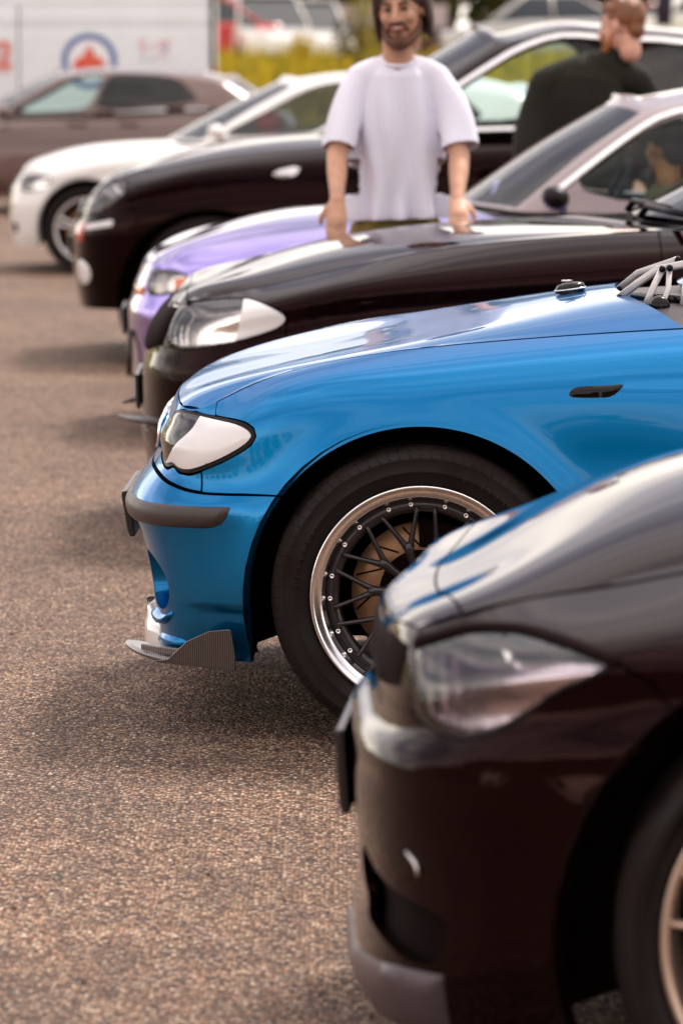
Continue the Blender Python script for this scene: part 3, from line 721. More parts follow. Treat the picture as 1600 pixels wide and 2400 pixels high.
# ------------------------------------------------------------------ generic body
def body_common(root, sp, mt, bonnet_front=None, xcowl=1.3, door_x=(1.42, 2.45, 3.2), sill=.19, front_outline=None, door_label=None):
    """inner shell, bonnet, doors, rear quarter, rear bumper, deck"""
    S = car_surf(sp); hw, Ln = sp['hw'], sp['L']; st = S.st; H = HField(S.H); fx, rx, r = sp['fx'], sp['rx'], sp['arch_r']
    S.table(0, st[-1]); iv = lambda P: S.inv([p[0] for p in P], [p[1] for p in P])
    S.iv = iv
    # dark inner shell, a step behind the skin
    hs = [iv(arch_loop(fx, .325, r + .02, -25, 205, 24)), iv(arch_loop(rx, .325, r + .02, -25, 205, 24))]
    for h in hs: h[:, 1] = np.where(h[:, 1] < .03, -.01, h[:, 1])
    cut = sp.get('inner_holes', [])
    panel('inner_shell', S, [(0, .012), (st[-1], .012), (st[-1], .62), (0, .62)], 'inner', root, holes=hs + [np.array(c) for c in cut], res=.09, step=.04, depth=.0, mode='join', gap=0, off=-.028)
    v, f = box(((Ln) / 2, 0, .33), (Ln - .7, 2 * (hw - .34), .26)); mk('underbody', v, f, 'inner', root)
    # doors
    top = .63
    def side_poly(xa, xb, arch=None, below=None):
        """region between two x's up to level 8, down to the sill, round the arch"""
        ua = iv([(xa, .6)])[0][0]; ub = iv([(xb, .6)])[0][0]
        return ua, ub
    us = [iv([(x, .6)])[0][0] for x in door_x]
    for a, b in zip(us[:-1], us[1:]):
        o1, o2 = panel('door', S, [(a, .035), (b, .035), (b, top), (a, top)], mt, root, res=.05, step=.02)
        for o, sd_ in ((o1, -1), (o2, 1)):
            hx = S.eval([b - .16], [.575])[0]; 
            v, f = sweep([(hx[0] - .09, sd_ * (-hx[1] + .0), hx[2]), (hx[0] - .06, sd_ * (-hx[1] + .03), hx[2]), (hx[0] + .06, sd_ * (-hx[1] + .03), hx[2]), (hx[0] + .09, sd_ * (-hx[1]), hx[2])], .012, .014); mk('door_handle', v, f, sp.get('handle', mt), o)
    # sill
    ua, ub = iv([(fx + r + .05, .3)])[0][0], iv([(rx - r - .05, .3)])[0][0]
    panel('sill', S, [(ua, 0), (ub, 0), (ub, .034), (ua, .034)], sp.get('sillm', mt), root, res=.06, step=.03)
    # rear quarter with arch
    q = iv(arch_loop(rx, .325, r, 180, 0, 40)[0:40])
    hq = iv(arch_loop(rx, .325, r, 178, 2, 40))
    u0 = us[-1]; u1 = iv([(Ln - .42, .6)])[0][0]
    left = hq[0][0]; right = hq[-1][0]
    poly = [(u0, top), (u0, .035), (left - .001, .035)] + [(left, .04)] + [tuple(p) for p in hq] + [(right, .0)] + [(right + .001, 0), (u1, 0), (u1, top)]
    if left < u0 + .02: poly = [(u0, top)] + [tuple(p) for p in hq if p[0] > u0 + .002] + [(right, .0), (u1, 0), (u1, top)]
    panel('rear_quarter', S, poly, mt, root, res=.05, step=.02)
    panel('rear_bumper', S, [(u1, 0), (st[-1], 0), (st[-1], .34), (u1, .34)], mt, root, res=.06, step=.03, mode='join')
    panel('boot_lid', S, [(u1 + .25, .34), (st[-1], .34), (st[-1], top), (u1 + .25, top)], mt, root, res=.06, step=.03, mode='join')
    panel('tail_light', S, [(u1, .34), (u1 + .25, .34), (u1 + .25, top), (u1, top)], 'redlens', root, res=.06, step=.03)
    # deck between rear screen and tail, and cabin sill deck
    xs = np.linspace(xcowl + .25, Ln - .10, 40); v = []; f = []
    n8x = S.n8[:, 0]; zz = np.interp(xs, n8x[6:], S.n8[6:, 2]); yy = np.interp(xs, n8x[6:], -S.n8[6:, 1])
    for x, z, y in zip(xs, zz, yy):
        for q_ in np.linspace(-1, 1, 13): v.append((x, q_ * y, z - .004 + .02 * (1 - q_ * q_) * (x > sp['rear_deck']) - (.0 if x > sp['rear_deck'] else .25 * (abs(q_) < .9))))
    for i in range(39):
        for j in range(12): f.append((i * 13 + j, i * 13 + j + 13, i * 13 + j + 14, i * 13 + j + 1)[::-1])
    def sub(fs):
        ids = sorted({i for k in fs for i in k}); m_ = {a: b for b, a in enumerate(ids)}; return [v[i] for i in ids], [tuple(m_[i] for i in k) for k in fs]
    a_, b_ = sub([k for k in f if v[k[0]][0] <= sp['rear_deck'] - .05]); mk('cabin_floor', a_, b_, 'seat', root)
    a_, b_ = sub([k for k in f if v[k[0]][0] > sp['rear_deck'] - .05]); mk('boot_deck', a_, b_, mt, root)
    return S, H
def bonnet_outline(S, sp, xrear, bow=.12, xfront=None, n=26):
    """closed loop in (x, y): front edge (either the nose or a seam), near shut line, rear edge, far shut line"""
    ys = lambda x: float(tab(sp['ysh'], [x])[0]); fr = S.n8[:7]
    P = []
    xr = lambda y: xrear + bow * (abs(y) / .7) ** 2.2
    if xfront is None:
        fr_ = [(p[0], p[1]) for p in fr]            # centre -> near corner (y negative)
        near = fr_[1:]; xs0 = near[-1][0]
    else:
        near = [(xfront(y), -y) for y in np.linspace(.06, ys(xfront(.6)) - .0, 10)]; xs0 = near[-1][0]
        fr_ = [(xfront(0), 0)] + near
    yend = ys(xrear + bow); side = [(x, -ys(x)) for x in np.linspace(xs0 + .04, xr(yend), n)]
    rear = [(xr(y), -y) for y in np.linspace(ys(xr(.7)) - .05, 0, 9)[:-1]]
    half = fr_[0:1] + near + side + rear
    full = half + [(xrear, 0)] + [(x, -y) for x, y in half[::-1][:-1]]
    return full
def bonnet(root, S, sp, mt, xrear, bow=.12, xfront=None, res=.025, holes=()):
    H = HField(S.H)
    O = bonnet_outline(S, sp, xrear, bow, xfront)
    return panel('bonnet', H, O, mt, root, res=res, step=.015, mode='one', depth=.018, gap=.0025, holes=holes)
def nose_top(root, S, sp, mt, xfront):
    """fixed panel in front of the bonnet seam"""
    fr = [(p[0], p[1]) for p in S.n8[:7]]; ys = lambda x: float(tab(sp['ysh'], [x])[0])
    seam = [(xfront(y), -y) for y in np.linspace(0, ys(xfront(.6)), 10)]
    fr = [p for p in fr if p[0] < seam[-1][0] + .0]
    half = fr + seam[::-1]; full = [p for p in half] 
    full = fr[::-1] + [(x, -y) for x, y in fr[1:]] + [(x, -y) for x, y in seam[::-1]] + seam[1:]
    return panel('nose_panel', HField(S.H), full, mt, root, res=.025, step=.015, mode='one', depth=.012, gap=.0015)
def fender(root, S, sp, mt, front_pts, x_door, res=.022):
    """front_pts: (x, z) loop part from the arch up to the shut line at the front"""
    fx, r = sp['fx'], sp['arch_r']; iv = S.iv
    a = iv(arch_loop(fx, .325, r, 0, 180 - sp.get('arch_cut', 38), 40))      # rear of arch over the top to the bumper seam
    fp = iv(front_pts); ud = iv([(x_door, .6)])[0][0]
    f0 = fp[-1][0]
    topu = np.linspace(f0, ud, 30)
    poly = [tuple(p) for p in a] + [tuple(p) for p in fp] + [(u, .629) for u in topu[1:]] + [(ud, .03), (iv([(fx + r, .3)])[0][0] + .0, .03)]
    return panel('front_wing', S, poly, mt, root, res=res, step=.012)
def num_plate(root, x, z, w=.52, h=.11, tilt=8, face='plate_white'):
    v, f = box((0, 0, 0), (.014, w, h)); o = mk('number_plate', v, f, 'plate', root); o.location = (x, 0, z); o.rotation_euler = (0, radians(tilt), 0); bevel(o, .003)
    v, f = box((-.0085, 0, 0), (.002, w - .02, h - .02)); mk('plate_face', v, f, face, o)
    return o

# ------------------------------------------------------------------ front ends
def pin(S, pts):
    """points given as (x, z) or ('y', y, z) on the near side -> surface parameters"""
    out = []; k_ = getattr(S, 'shear', 0)
    if k_: pts = [p if p[0] == 'y' else (p[0] + k_ * float(np.interp(p[0], [.1, .17, .25, .38, .5], [.62, .67, .71, .84, .87])) * (p[0] < .6), p[1]) for p in pts]
    for p in pts:
        out.append(S.inv([p[1]], [p[2]], (1, 2))[0] if p[0] == 'y' else S.inv([p[0]], [p[1]])[0])
    return [tuple(q) for q in out]
def shrink(P, d):
    P = orient(np.array(P, float)); t = np.roll(P, -1, 0) - np.roll(P, 1, 0); t /= np.hypot(*t.T)[:, None] + 1e-9
    return P + np.stack([-t[:, 1], t[:, 0]], 1) * d
def headlight(root, S, poly, ring=.010, ring_m='seal', split=None, lens='lens', refl='reflector', depth=.03, it=2):
    """poly in parameters. housing, ring, lens and (split = u at bottom, u at top) indicator"""
    P = chaikin(poly, it)
    hs = []
    near, far = panel('headlight', S, P, ring_m, root, holes=[shrink(P, ring)], res=.03, step=.008, depth=.03, puff=.003, pr=.006, gap=.001)
    for par, mode in ((near, 0), (far, 1)): pass
    inner = shrink(P, ring * .8)
    def add(name, Q, m, **k):
        a, b = panel(name, S, Q, m, None, mode='pair', **k); a.parent = near; b.parent = far
    add('lens', inner, lens, res=.012, step=.008, depth=.0, puff=.004, pr=.02, gap=0)
    add('reflector', inner, refl, res=.02, step=.012, depth=0, off=-.012, gap=0)
    if split:
        x0, x1 = split; I = np.array(inner); n = 40
        # the part of the lens behind the dividing line
        Q = [p for p in resample(I, .008)]
        y0, y1 = I[:, 1].min(), I[:, 1].max()
        Q = np.array([p for p in Q if p[0] > x0 + (x1 - x0) * (p[1] - y0) / (y1 - y0)])
        k = np.argmax(np.hypot(*(Q - np.roll(Q, 1, 0)).T)); Q = np.roll(Q, -k, 0)
        add('indicator', Q, 'frost', res=.01, step=.006, depth=.012, off=.0038, puff=.0022, pr=.02, gap=.001)
    return near, far
def bowls(near, far, c, r=.055, m='chrome', tilt=0):
    for par, s in ((near, 1), (far, -1)):
        for cc in c:
            v, f = lathe([(.004, .030), (.022, .026), (r * .7, .010), (r, .0), (r + .003, .0), (r + .004, .01)], 32); o = mk('reflector_bowl', v, f, m, par)
            o.location = (cc[0], cc[1] * s, cc[2]); o.rotation_euler = (0, 0, -pi / 2 + radians(30) * s)
def front_end(root, S, sp, mt, hlt, hlb, front_pts, corner, hk, x_door, split=None, holes=(), wing_top=None, ring=.010, seam=None, bumper_m=None, res=.022, refl='reflector', it=2):
    """hlt: headlight chain inner-lower corner -> over the top -> tip; hlb: tip -> along the bottom -> inner-lower corner (corner shared)"""
    T = pin(S, hlt); B = pin(S, hlb); poly = T + B[1:-1] if len(B) > 2 else T
    fx, r = sp['fx'], sp['arch_r']; cut = sp['arch_cut']
    near, far = headlight(root, S, poly, ring, split=split, refl=refl, it=it)
    cu = pin(S, [corner])[0]
    # index in T nearest the seam corner
    Ta = np.array(T); k = int(np.argmin(np.hypot(Ta[:, 0] - cu[0], (Ta[:, 1] - cu[1]))))
    FP = pin(S, front_pts)                       # arch point -> headlight tip
    lower = S.iv(arch_loop(fx, .325, r, 201, 180 - cut, 14))
    lower = [(u, max(v, 0)) for u, v in lower]; lower[0] = (lower[0][0], 0.0)
    bump = [(0, 0), lower[0]] + lower[1:] + FP[1:] + B[1:] + [(0, hk)]
    panel('front_bumper', S, bump, bumper_m or mt, root, holes=holes, res=res, step=.011, mode='join')
    nose = [(0, hk)] + [T[0]] + T[1:k + 1] + [(T[k][0], .63), (0, .63)]
    panel('nose_trim', S, nose, mt, root, res=res, step=.011, mode='join', gap=.0004, depth=.004)
    ud = S.iv([(x_door, .6)])[0][0]
    a = [tuple(q) for q in S.iv(arch_loop(fx, .325, r, 0, 180 - cut, 40))]
    wing = a + FP[1:] + T[::-1][1:len(T) - k] + [(T[k][0] + .001, .629)] + [(u, .629) for u in np.linspace(T[k][0] + .02, ud, 24)] + [(ud, .037), (a[0][0], .037)]
    panel('front_wing', S, wing, mt, root, res=res, step=.011)
    return near, far, T, B

def place_car(name, key, X, Y, phi, label, cat='car', group=None):
    return empty(name, (X, Y, 0), radians(phi), None, label, cat, group)
GROUP = 'cars parked side by side in the row'

# ------------------------------------------------------------------ blue coupe, the one in focus
def build_blue():
    sp = SPEC['B']; mt = M['blue']
    root = place_car('parked_car', 'B', -.492, 10.306, -1, 'bright metallic blue coupe with black mesh wheels and a carbon corner splitter, in sharp focus', group=GROUP)
    fog = [('y', -.47, .390), ('y', -.52, .397), ('y', -.58, .392), ('y', -.635, .372), ('y', -.660, .34), ('y', -.656, .30), ('y', -.63, .277), ('y', -.58, .271), ('y', -.50, .275), ('y', -.455, .300)]
    S0 = car_surf(sp); S0.table(0, 1.2); FG = chaikin(pin(S0, fog), 2)
    sp['inner_holes'] = [chaikin(pin(S0, [('y', -.30, .43), ('y', -.68, .43), ('y', -.70, .24), ('y', -.30, .24)]), 1)]
    S, H = body_common(root, sp, mt, xcowl=1.3, door_x=(1.60, 2.95))
    hlt = [(.098, .600), ('y', -.440, .622), ('y', -.452, .655), ('y', -.468, .69), ('y', -.515, .718), ('y', -.600, .731), (.175, .731), (.219, .724), (.262, .720), (.292, .714), (.309, .703), (.315, .686)]
    hlb = [(.315, .686), (.304, .666), (.278, .647), (.238, .624), (.19, .602), (.160, .592), (.135, .594), (.122, .606), (.108, .598), (.098, .600)]
    fp = [(.369, .559), (.285, .556), (.23, .554), (.190, .554), (.190, .601)]
    T = pin(S, hlt); B = pin(S, hlb)
    near, far = headlight(root, S, T + B[1:-1], .011, split=(T[4][0] + .055, T[5][0] + .105))
    bowls(near, far, [(.155, -.60, .665)], .045)
    fx, r, cut = sp['fx'], sp['arch_r'], sp['arch_cut']
    FP = pin(S, fp)
    lower = [(u, max(v, 0)) for u, v in pin(S, [(.302, .19), (.299, .24), (.298, .30)] + arch_loop(fx, .325, r, 179, 180 - cut, 14))]; lower.insert(0, (lower[0][0], 0))
    seam = pin(S, [(.369, .556), (.285, .553), (.23, .551), (.188, .551), (.146, .556), (.110, .566), ('y', -.58, .579), ('y', -.5, .584)])
    panel('front_bumper', S, [(0, 0)] + lower + seam[1:] + [(0, seam[-1][1])], mt, root, holes=[FG], res=.016, step=.009, mode='join')
    trim = pin(S, [(.188, .556), (.146, .561), (.112, .571), ('y', -.58, .584), ('y', -.45, .590), ('y', -.435, .615), (.098, .597), (.108, .594), (.122, .602), (.135, .590), (.160, .588), (.188, .598)])
    panel('headlight_trim', S, trim, mt, root, res=.014, step=.008, gap=.0012)
    up = S.n8
    nose = [(0, seam[-1][1] + .001), (pin(S, [('y', -.43, .590)])[0])] + T[1:8] + [(T[7][0], .63), (0, .63)]
    panel('bonnet_lip', S, nose, mt, root, res=.016, step=.009, mode='join', gap=.0002, depth=.003)
    ud = S.iv([(1.60, .6)])[0][0]
    a = pin(S, arch_loop(fx, .325, r, 0, 180 - cut, 60))
    i315 = 11
    wing = a + FP[1:] + B[::-1][5:][:0] + [B[4], B[3], B[2], B[1], B[0]] + [T[10], T[9], T[8], T[7]] + [(T[7][0] + .001, .6285)] + [(u, .6285) for u in np.linspace(T[7][0] + .02, ud, 30)] + [(ud, .037), (a[0][0], .037)]
    panel('front_wing', S, wing, mt, root, res=.016, step=.009)
    bonnet(root, S, sp, mt, 1.155, .125, res=.018)
    # kidney grilles
    for sy in (1, -1):
        pl = rect(.03, .425, .30, .555, .03)
        o = panel('kidney_grille', S, pl, 'gloss_black', root, res=.02, step=.01, mode='one', off=.004, depth=.02)
        if sy < 0:
            o.data = o.data.copy(); o.data.transform(Matrix.Scale(-1, 4, (0, 1, 0))); o.data.flip_normals()
        u = np.array(pl + [pl[0]]); P = S.eval(u[:, 0], u[:, 1]); P[:, 1] *= sy; v, f = sweep(P + [-.006, 0, 0], .006, .006, n=6); mk('grille_frame', v, f, 'chrome', o)
    # rub strip
    ue = S.iv([(.256, .51)])[0][0]
    rs = [(0, .302), (ue - .07, .302), (ue - .045, .304), (ue - .022, .312), (ue - .008, .328), (ue, .350), (ue - .002, .353), (0, .353)]
    panel('bumper_rub_strip', S, rs, 'plastic', root, res=.012, step=.007, mode='join', off=.001, puff=.011, pr=.020, depth=.012, gap=0)
    num_plate(root, -.008, .452, w=.50, tilt=-10, face='plate')
    cl = [(.020, 0), (.024, .20), (.040, .33), (.075, .40), (.20, .42), (.20, 0)]; m_ = len(cl); cl = cl + [(x, -y) for x, y in cl[::-1]]; m_ = len(cl)
    v = [(x, y, z) for z in (.135, .200) for x, y in cl]; f = [tuple(range(m_)), tuple(range(m_, 2 * m_))[::-1]] + [(i, m_ + i, m_ + (i + 1) % m_, (i + 1) % m_) for i in range(m_)]
    bevel(mk('centre_lip', v, f, 'white', root, smooth=False), .018, 3)
    # duct behind the opening
    for sy in (-1, 1):
        P = S.eval(FG[:, 0], FG[:, 1]); m = len(P); Q = P.copy(); Q[:, 0] += .11; Q[:, 1] = -.52 + (Q[:, 1] + .52) * .8; Q[:, 2] = .335 + (Q[:, 2] - .335) * .8
        v = [(p[0] + .002, -sy * p[1], p[2]) for p in P] + [(p[0], -sy * p[1], p[2]) for p in Q]; f = [(i, (i + 1) % m, m + (i + 1) % m, m + i) for i in range(m)]
        d = mk('brake_duct', v, f, mt, root); mk('duct_mesh', v[m:], [tuple(range(m))], 'well', d)
    # chrome-like scoop lip under the opening and rounded corner bulge
    lip = chaikin(pin(S, [('y', -.47, .265), ('y', -.60, .255), ('y', -.655, .270), ('y', -.668, .286), ('y', -.66, .262), ('y', -.62, .236), ('y', -.52, .228), ('y', -.45, .238)]), 2)
    panel('duct_lip', S, lip, mt, root, res=.008, step=.006, off=0, puff=.016, pr=.014, depth=.006, gap=0)
    bl = chaikin(pin(S, [('y', -.50, .205), ('y', -.60, .214), (.131, .214), (.158, .207), (.145, .185), ('y', -.60, .174), ('y', -.50, .176)]), 2)
    panel('corner_bulge', S, bl, mt, root, res=.008, step=.006, puff=.012, pr=.03, depth=.004, gap=0)
    # side repeater
    rp = chaikin(pin(S, [(1.011, .787), (1.022, .800), (1.06, .803), (1.101, .804), (1.134, .807), (1.128, .798), (1.108, .780), (1.085, .777), (1.023, .777), (1.012, .781)]), 1)
    panel('side_repeater', S, rp, 'gloss_black', root, res=.006, step=.005, off=.001, puff=.007, pr=.012, depth=.006, gap=0)
    # carbon corner splitters with end plates
    for sy in (1, -1):
        outer = chaikin([(-.004, .40), (.016, .50), (.052, .60), (.11, .70), (.18, .755), (.265, .778)], 2, False); inner = [(.265, .70), (.17, .66), (.10, .58), (.06, .46), (.02, .41)]
        loop = [tuple(p) for p in outer] + inner; m = len(loop); v = []
        for z, g in ((.158, 0), (.166, .004), (.172, -.003)): v += [(x - (g if i < len(outer) else 0), -sy * (y + (g * .7 if i < len(outer) else 0)), z) for i, (x, y) in enumerate(loop)]
        f = [(i, (i + 1) % m, m + (i + 1) % m, m + i) for i in range(m)] + [(m + i, m + (i + 1) % m, 2 * m + (i + 1) % m, 2 * m + i) for i in range(m)] + [tuple(range(m))[::-1], tuple(range(2 * m, 3 * m))]
        if sy < 0: f = [q[::-1] for q in f]
        sp_ = mk('corner_splitter', v, f, 'carbon', root, smooth=False)
        pts = [(.068, .155), (.266, .155), (.268, .19), (.258, .248), (.250, .2495), (.207, .244), (.155, .217), (.112, .172)]
        def yo(x, z): return np.interp(x, [.05, .08, .11, .15, .2, .27], [.613, .668, .719, .757, .784, .801])
        m = len(pts); v = [(x, -sy * yo(x, z), z) for x, z in pts] + [(x, -sy * (yo(x, z) - .010), z) for x, z in pts]
        f = [tuple(range(m)), tuple(range(m, 2 * m))[::-1]] + [(i, m + i, m + (i + 1) % m, (i + 1) % m) for i in range(m)]
        bevel(mk('end_plate', v, f, 'carbon', sp_, smooth=False), .002)
        # inner ribbed vane on the splitter
        v, f = sweep([(.045, -sy * .575, .180), (.09, -sy * .645, .182), (.15, -sy * .705, .184), (.20, -sy * .74, .186)], [.004, .006, .006, .004], [.007, .009, .009, .007], n=8, power=.4)
        mk('ribbed_vane', v, f, 'carbon', sp_, smooth=False)
    # bonnet fastener pods, badge
    for sy in (1,):
        x, y = 1.045, .06 * sy; z = float(S.H(np.array([x]), np.array([abs(y)]))[0])
        v = []; f = []; n = 28
        for ring_, (k, h) in enumerate(((1.0, -.004), (1.02, .006), (.97, .014), (.84, .020), (.5, .023), (.0, .0235))):
            for i in range(n): t = 2 * pi * i / n; v.append((.036 * k * cos(t), .030 * k * sin(t), h + .005 * (cos(t) * k) * (ring_ > 0)))
        for q in range(5):
            for i in range(n): f.append((q * n + i, q * n + (i + 1) % n, (q + 1) * n + (i + 1) % n, (q + 1) * n + i))
        o = mk('bonnet_fastener', v, f, 'gloss_black', root); o.location = (x, y, z + .002)
        v, f = sweep([(.037 * cos(t), .031 * sin(t), .008 + .005 * cos(t)) for t in np.linspace(0, 2 * pi, 30)], .0018, .0018, n=6); mk('fastener_rim', v, f, 'chrome', o)
        v, f = box((-.008, 0, .027), (.026, .010, .005)); mk('fastener_latch', v, f, 'satin', o)
    # scuttle, wipers
    v = []; f = []
    for i, y in enumerate(np.linspace(-.68, .68, 30)):
        xa = 1.150 + .125 * (abs(y) / .7) ** 2.2; z = float(S.H(np.array([xa]), np.array([abs(y)]))[0]); v += [(xa - .01, y, z - .016), (xa + .16, y, z - .006), (xa + .24, y, z + .012)]
    for i in range(29):
        for j in range(2): f.append((i * 3 + j, i * 3 + j + 1, i * 3 + j + 4, i * 3 + j + 3))
    mk('scuttle_panel', v, f, 'plastic', root)
    for k, (pts, hw_) in enumerate((([(1.150, -.24, .966), (1.195, -.26, 1.003), (1.238, -.28, 1.034), (1.34, -.30, 1.055)], .011), ([(1.246, -.30, 1.036), (1.226, -.32, .996), (1.205, -.34, .950)], .010), ([(1.262, -.33, 1.040), (1.258, -.35, .99), (1.238, -.38, .944)], .008), ([(1.330, -.34, 1.06), (1.300, -.36, 1.01), (1.292, -.38, .95)], .012), ([(1.165, .10, .968), (1.21, .05, 1.01), (1.30, -.02, 1.045)], .009))):
        v, f = sweep(pts, hw_ * .8, hw_, up=(0, -1, .2), n=12, power=.35); w = mk('wiper_arm', v, f, 'wiper', root)
        for e_ in (pts[0], pts[-1]):
            v, f = lathe([(0, -.016), (.007, -.016), (.008, -.012), (.008, .012), (0, .012)], 14); o = mk('wiper_pivot', v, f, 'seal', w); o.location = e_
    v, f = sweep([(1.19, -.20, .965), (1.25, -.28, .968), (1.33, -.40, .962)], .018, .010, power=.5); mk('wiper_linkage_cover', v, f, 'gloss_black', root)
    v, f = lathe([(0, -.03), (.018, -.03), (.024, -.02), (.024, .02), (0, .02)], 24); o = mk('wiper_motor', v, f, 'gloss_black', root); o.location = (1.235, -.40, .955)
    g = dict(wb=(1.30, .990), wc=(1.66, .70, .965), hc=(2.02, 1.345), hk=(2.16, .53, 1.315),
             side=[(1.82, .735, .95, 2.28, .545, 1.325), (2.3, .76, .945, 2.5, .55, 1.345), (2.9, .765, .955, 2.85, .55, 1.34), (3.35, .75, .965, 3.05, .54, 1.32)],
             rk=(3.15, .52, 1.30), rc=(3.22, 1.33), rbk=(3.72, .66, .985), rbc=(3.85, 1.0), win=[])
    GS = green_surf(g); st = GS.st; g['win'] = [(st[3] + .07, st[6] - .35, 'window'), (st[6] - .29, st[7] - .02, 'window_dark')]
    greenhouse(root, g, mt, None)
    mirror_unit(root, 1.80, .93, 1.0, mt)
    wheels_for(root, sp, .335, .2465, .225, 'y', ins=.000)
    return root
M['wiper'] = mat('pale_grey_wiper_metal', (0.62, 0.58, 0.57), rough=0.3, metal=0.3)

# ------------------------------------------------------------------ the other cars
def a_disp(p):
    x, z, y = p[:, 0] - .036, p[:, 2], p[:, 1]
    d = np.hypot(x - .717, z - .325) - .408
    r = .008 * np.exp(-(np.clip(d, -.02, 1) / .04) ** 2)
    led = np.interp(x, [0, .05, .13, .2, .25, .38, .5], [.538, .535, .553, .578, .575, .59, .60])
    t = np.clip((led - z) / .03, 0, 1); t = t * t * (3 - 2 * t) * (x < .6)
    r = r - .008 * t
    c = np.clip((x - .35) / .2, 0, 1); r = r + .006 * c * np.exp(-((z - (.70 + .05 * (x - .4))) / .02) ** 2)
    return r
SPEC['A']['disp'] = a_disp; SPEC['A']['wheel_x'] = .674
M['reflector_dark'] = mat('smoked_reflector', (0.55, 0.47, 0.52), rough=0.16, metal=1.0, bump=.3, bscale=30)
def build_near():
    sp = SPEC['A']; mt = M['darkpaint']
    root = place_car('parked_car', 'A', .015, 6.636, -4, 'dark grey saloon nearest the camera, out of focus, with thin bronze wheel spokes', group=GROUP)
    S, H = body_common(root, sp, mt, xcowl=1.55, door_x=(1.62, 2.6, 3.1)); S.shear = sp['shear']
    hlt = [('y', -.665, .612), ('y', -.652, .645), ('y', -.630, .680), ('y', -.618, .706), ('y', -.655, .722), (.173, .733), (.215, .738), (.262, .740), (.315, .733), (.35, .724), (.385, .712)]
    hlb = [(.385, .712), (.350, .688), (.310, .664), (.239, .613), (.205, .596), (.175, .588), ('y', -.725, .590), ('y', -.69, .598), ('y', -.665, .612)]
    fp = [(.467, .655), (.43, .688), (.385, .712)]
    ui = S.iv([(.182, .30)])[0][0]; intake = [(.46, .175), (.62, .15), (ui - .05, .10), (ui - .01, .11), (ui, .15), (ui, .20), (ui - .03, .240), (.62, .278), (.46, .305)]
    near, far, T, B = front_end(root, S, sp, mt, hlt, hlb, fp, (.173, .733), .555, 1.62, split=None, holes=[chaikin(intake, 2)], ring=.009, res=.02, refl='reflector_dark', it=1)
    bowls(near, far, [(.195, -.66, .66), (.25, -.72, .665)], .048)
    xf = lambda y: .135 + .066 * (abs(y) / .62) ** 2
    nose_top(root, S, sp, mt, xf)
    bonnet(root, S, sp, mt, 1.50, .13, xfront=xf, res=.025)
    # grille block that stands a little proud
    kp = pin(S, [('y', -.40, .622), ('y', -.60, .640), ('y', -.600, .700), ('y', -.42, .698)])
    kn = [(.03, kp[0][1]), kp[0], kp[1], kp[2], kp[3], (.03, kp[3][1])]
    panel('kidney_grille', S, kn, 'well', root, res=.03, step=.015, off=.001, puff=.004, pr=.02, depth=.02, gap=0)
    num_plate(root, .004, .455, w=.50, h=.13, tilt=-4, face='plate')
    # satin lower lip
    u = S.iv([(.182, .22)])[0][0]
    panel('lower_lip', S, [(0, 0), (u, 0), (u, .085), (u - .10, .098), (u - .30, .095), (0, .08)], 'lip_grey', root, res=.02, step=.012, mode='join', off=.002, puff=.012, pr=.03, depth=.02, gap=0)
    brow = [p for p in T[3:]]
    strip_along('headlight_brow', S, chaikin(brow, 1, False), .010, .004, 'well', root, off=.002)
    for s in (1, -1):
        v, f = sweep([(.125, -.692 * s, .418), (.138, -.708 * s, .405), (.143, -.715 * s, .388)], .003, .003); mk('intake_trim', v, f, 'satin', root)
    P = S.eval([.05, .6], [.22, .22]); v, f = box((.20, 0, .33), (.04, 1.15, .12)); mk('intake_mesh', v, f, 'well', root)
    g = dict(wb=(1.50, 1.00), wc=(1.78, .73, .96), hc=(2.28, 1.39), hk=(2.40, .55, 1.36),
             side=[(1.95, .76, .955, 2.5, .565, 1.375), (2.5, .785, .965, 2.75, .57, 1.39), (3.1, .79, .98, 3.05, .565, 1.375), (3.5, .775, 1.0, 3.3, .55, 1.35)],
             rk=(3.45, .53, 1.33), rc=(3.52, 1.36), rbk=(3.9, .68, 1.03), rbc=(4.0, 1.04), win=[])
    GS = green_surf(g); st = GS.st; g['win'] = [(st[3] + .07, st[6] - .35, 'window'), (st[6] - .29, st[7] - .02, 'window_dark')]
    greenhouse(root, g, mt, None); mirror_unit(root, 1.95, .95, 1.02, mt)
    wheels_for(root, sp, .338, .272, .235, 'thin', ins=.005)
M['lip_grey'] = mat('satin_grey_lip', (0.075, 0.052, 0.062), rough=0.35, metal=0.2)

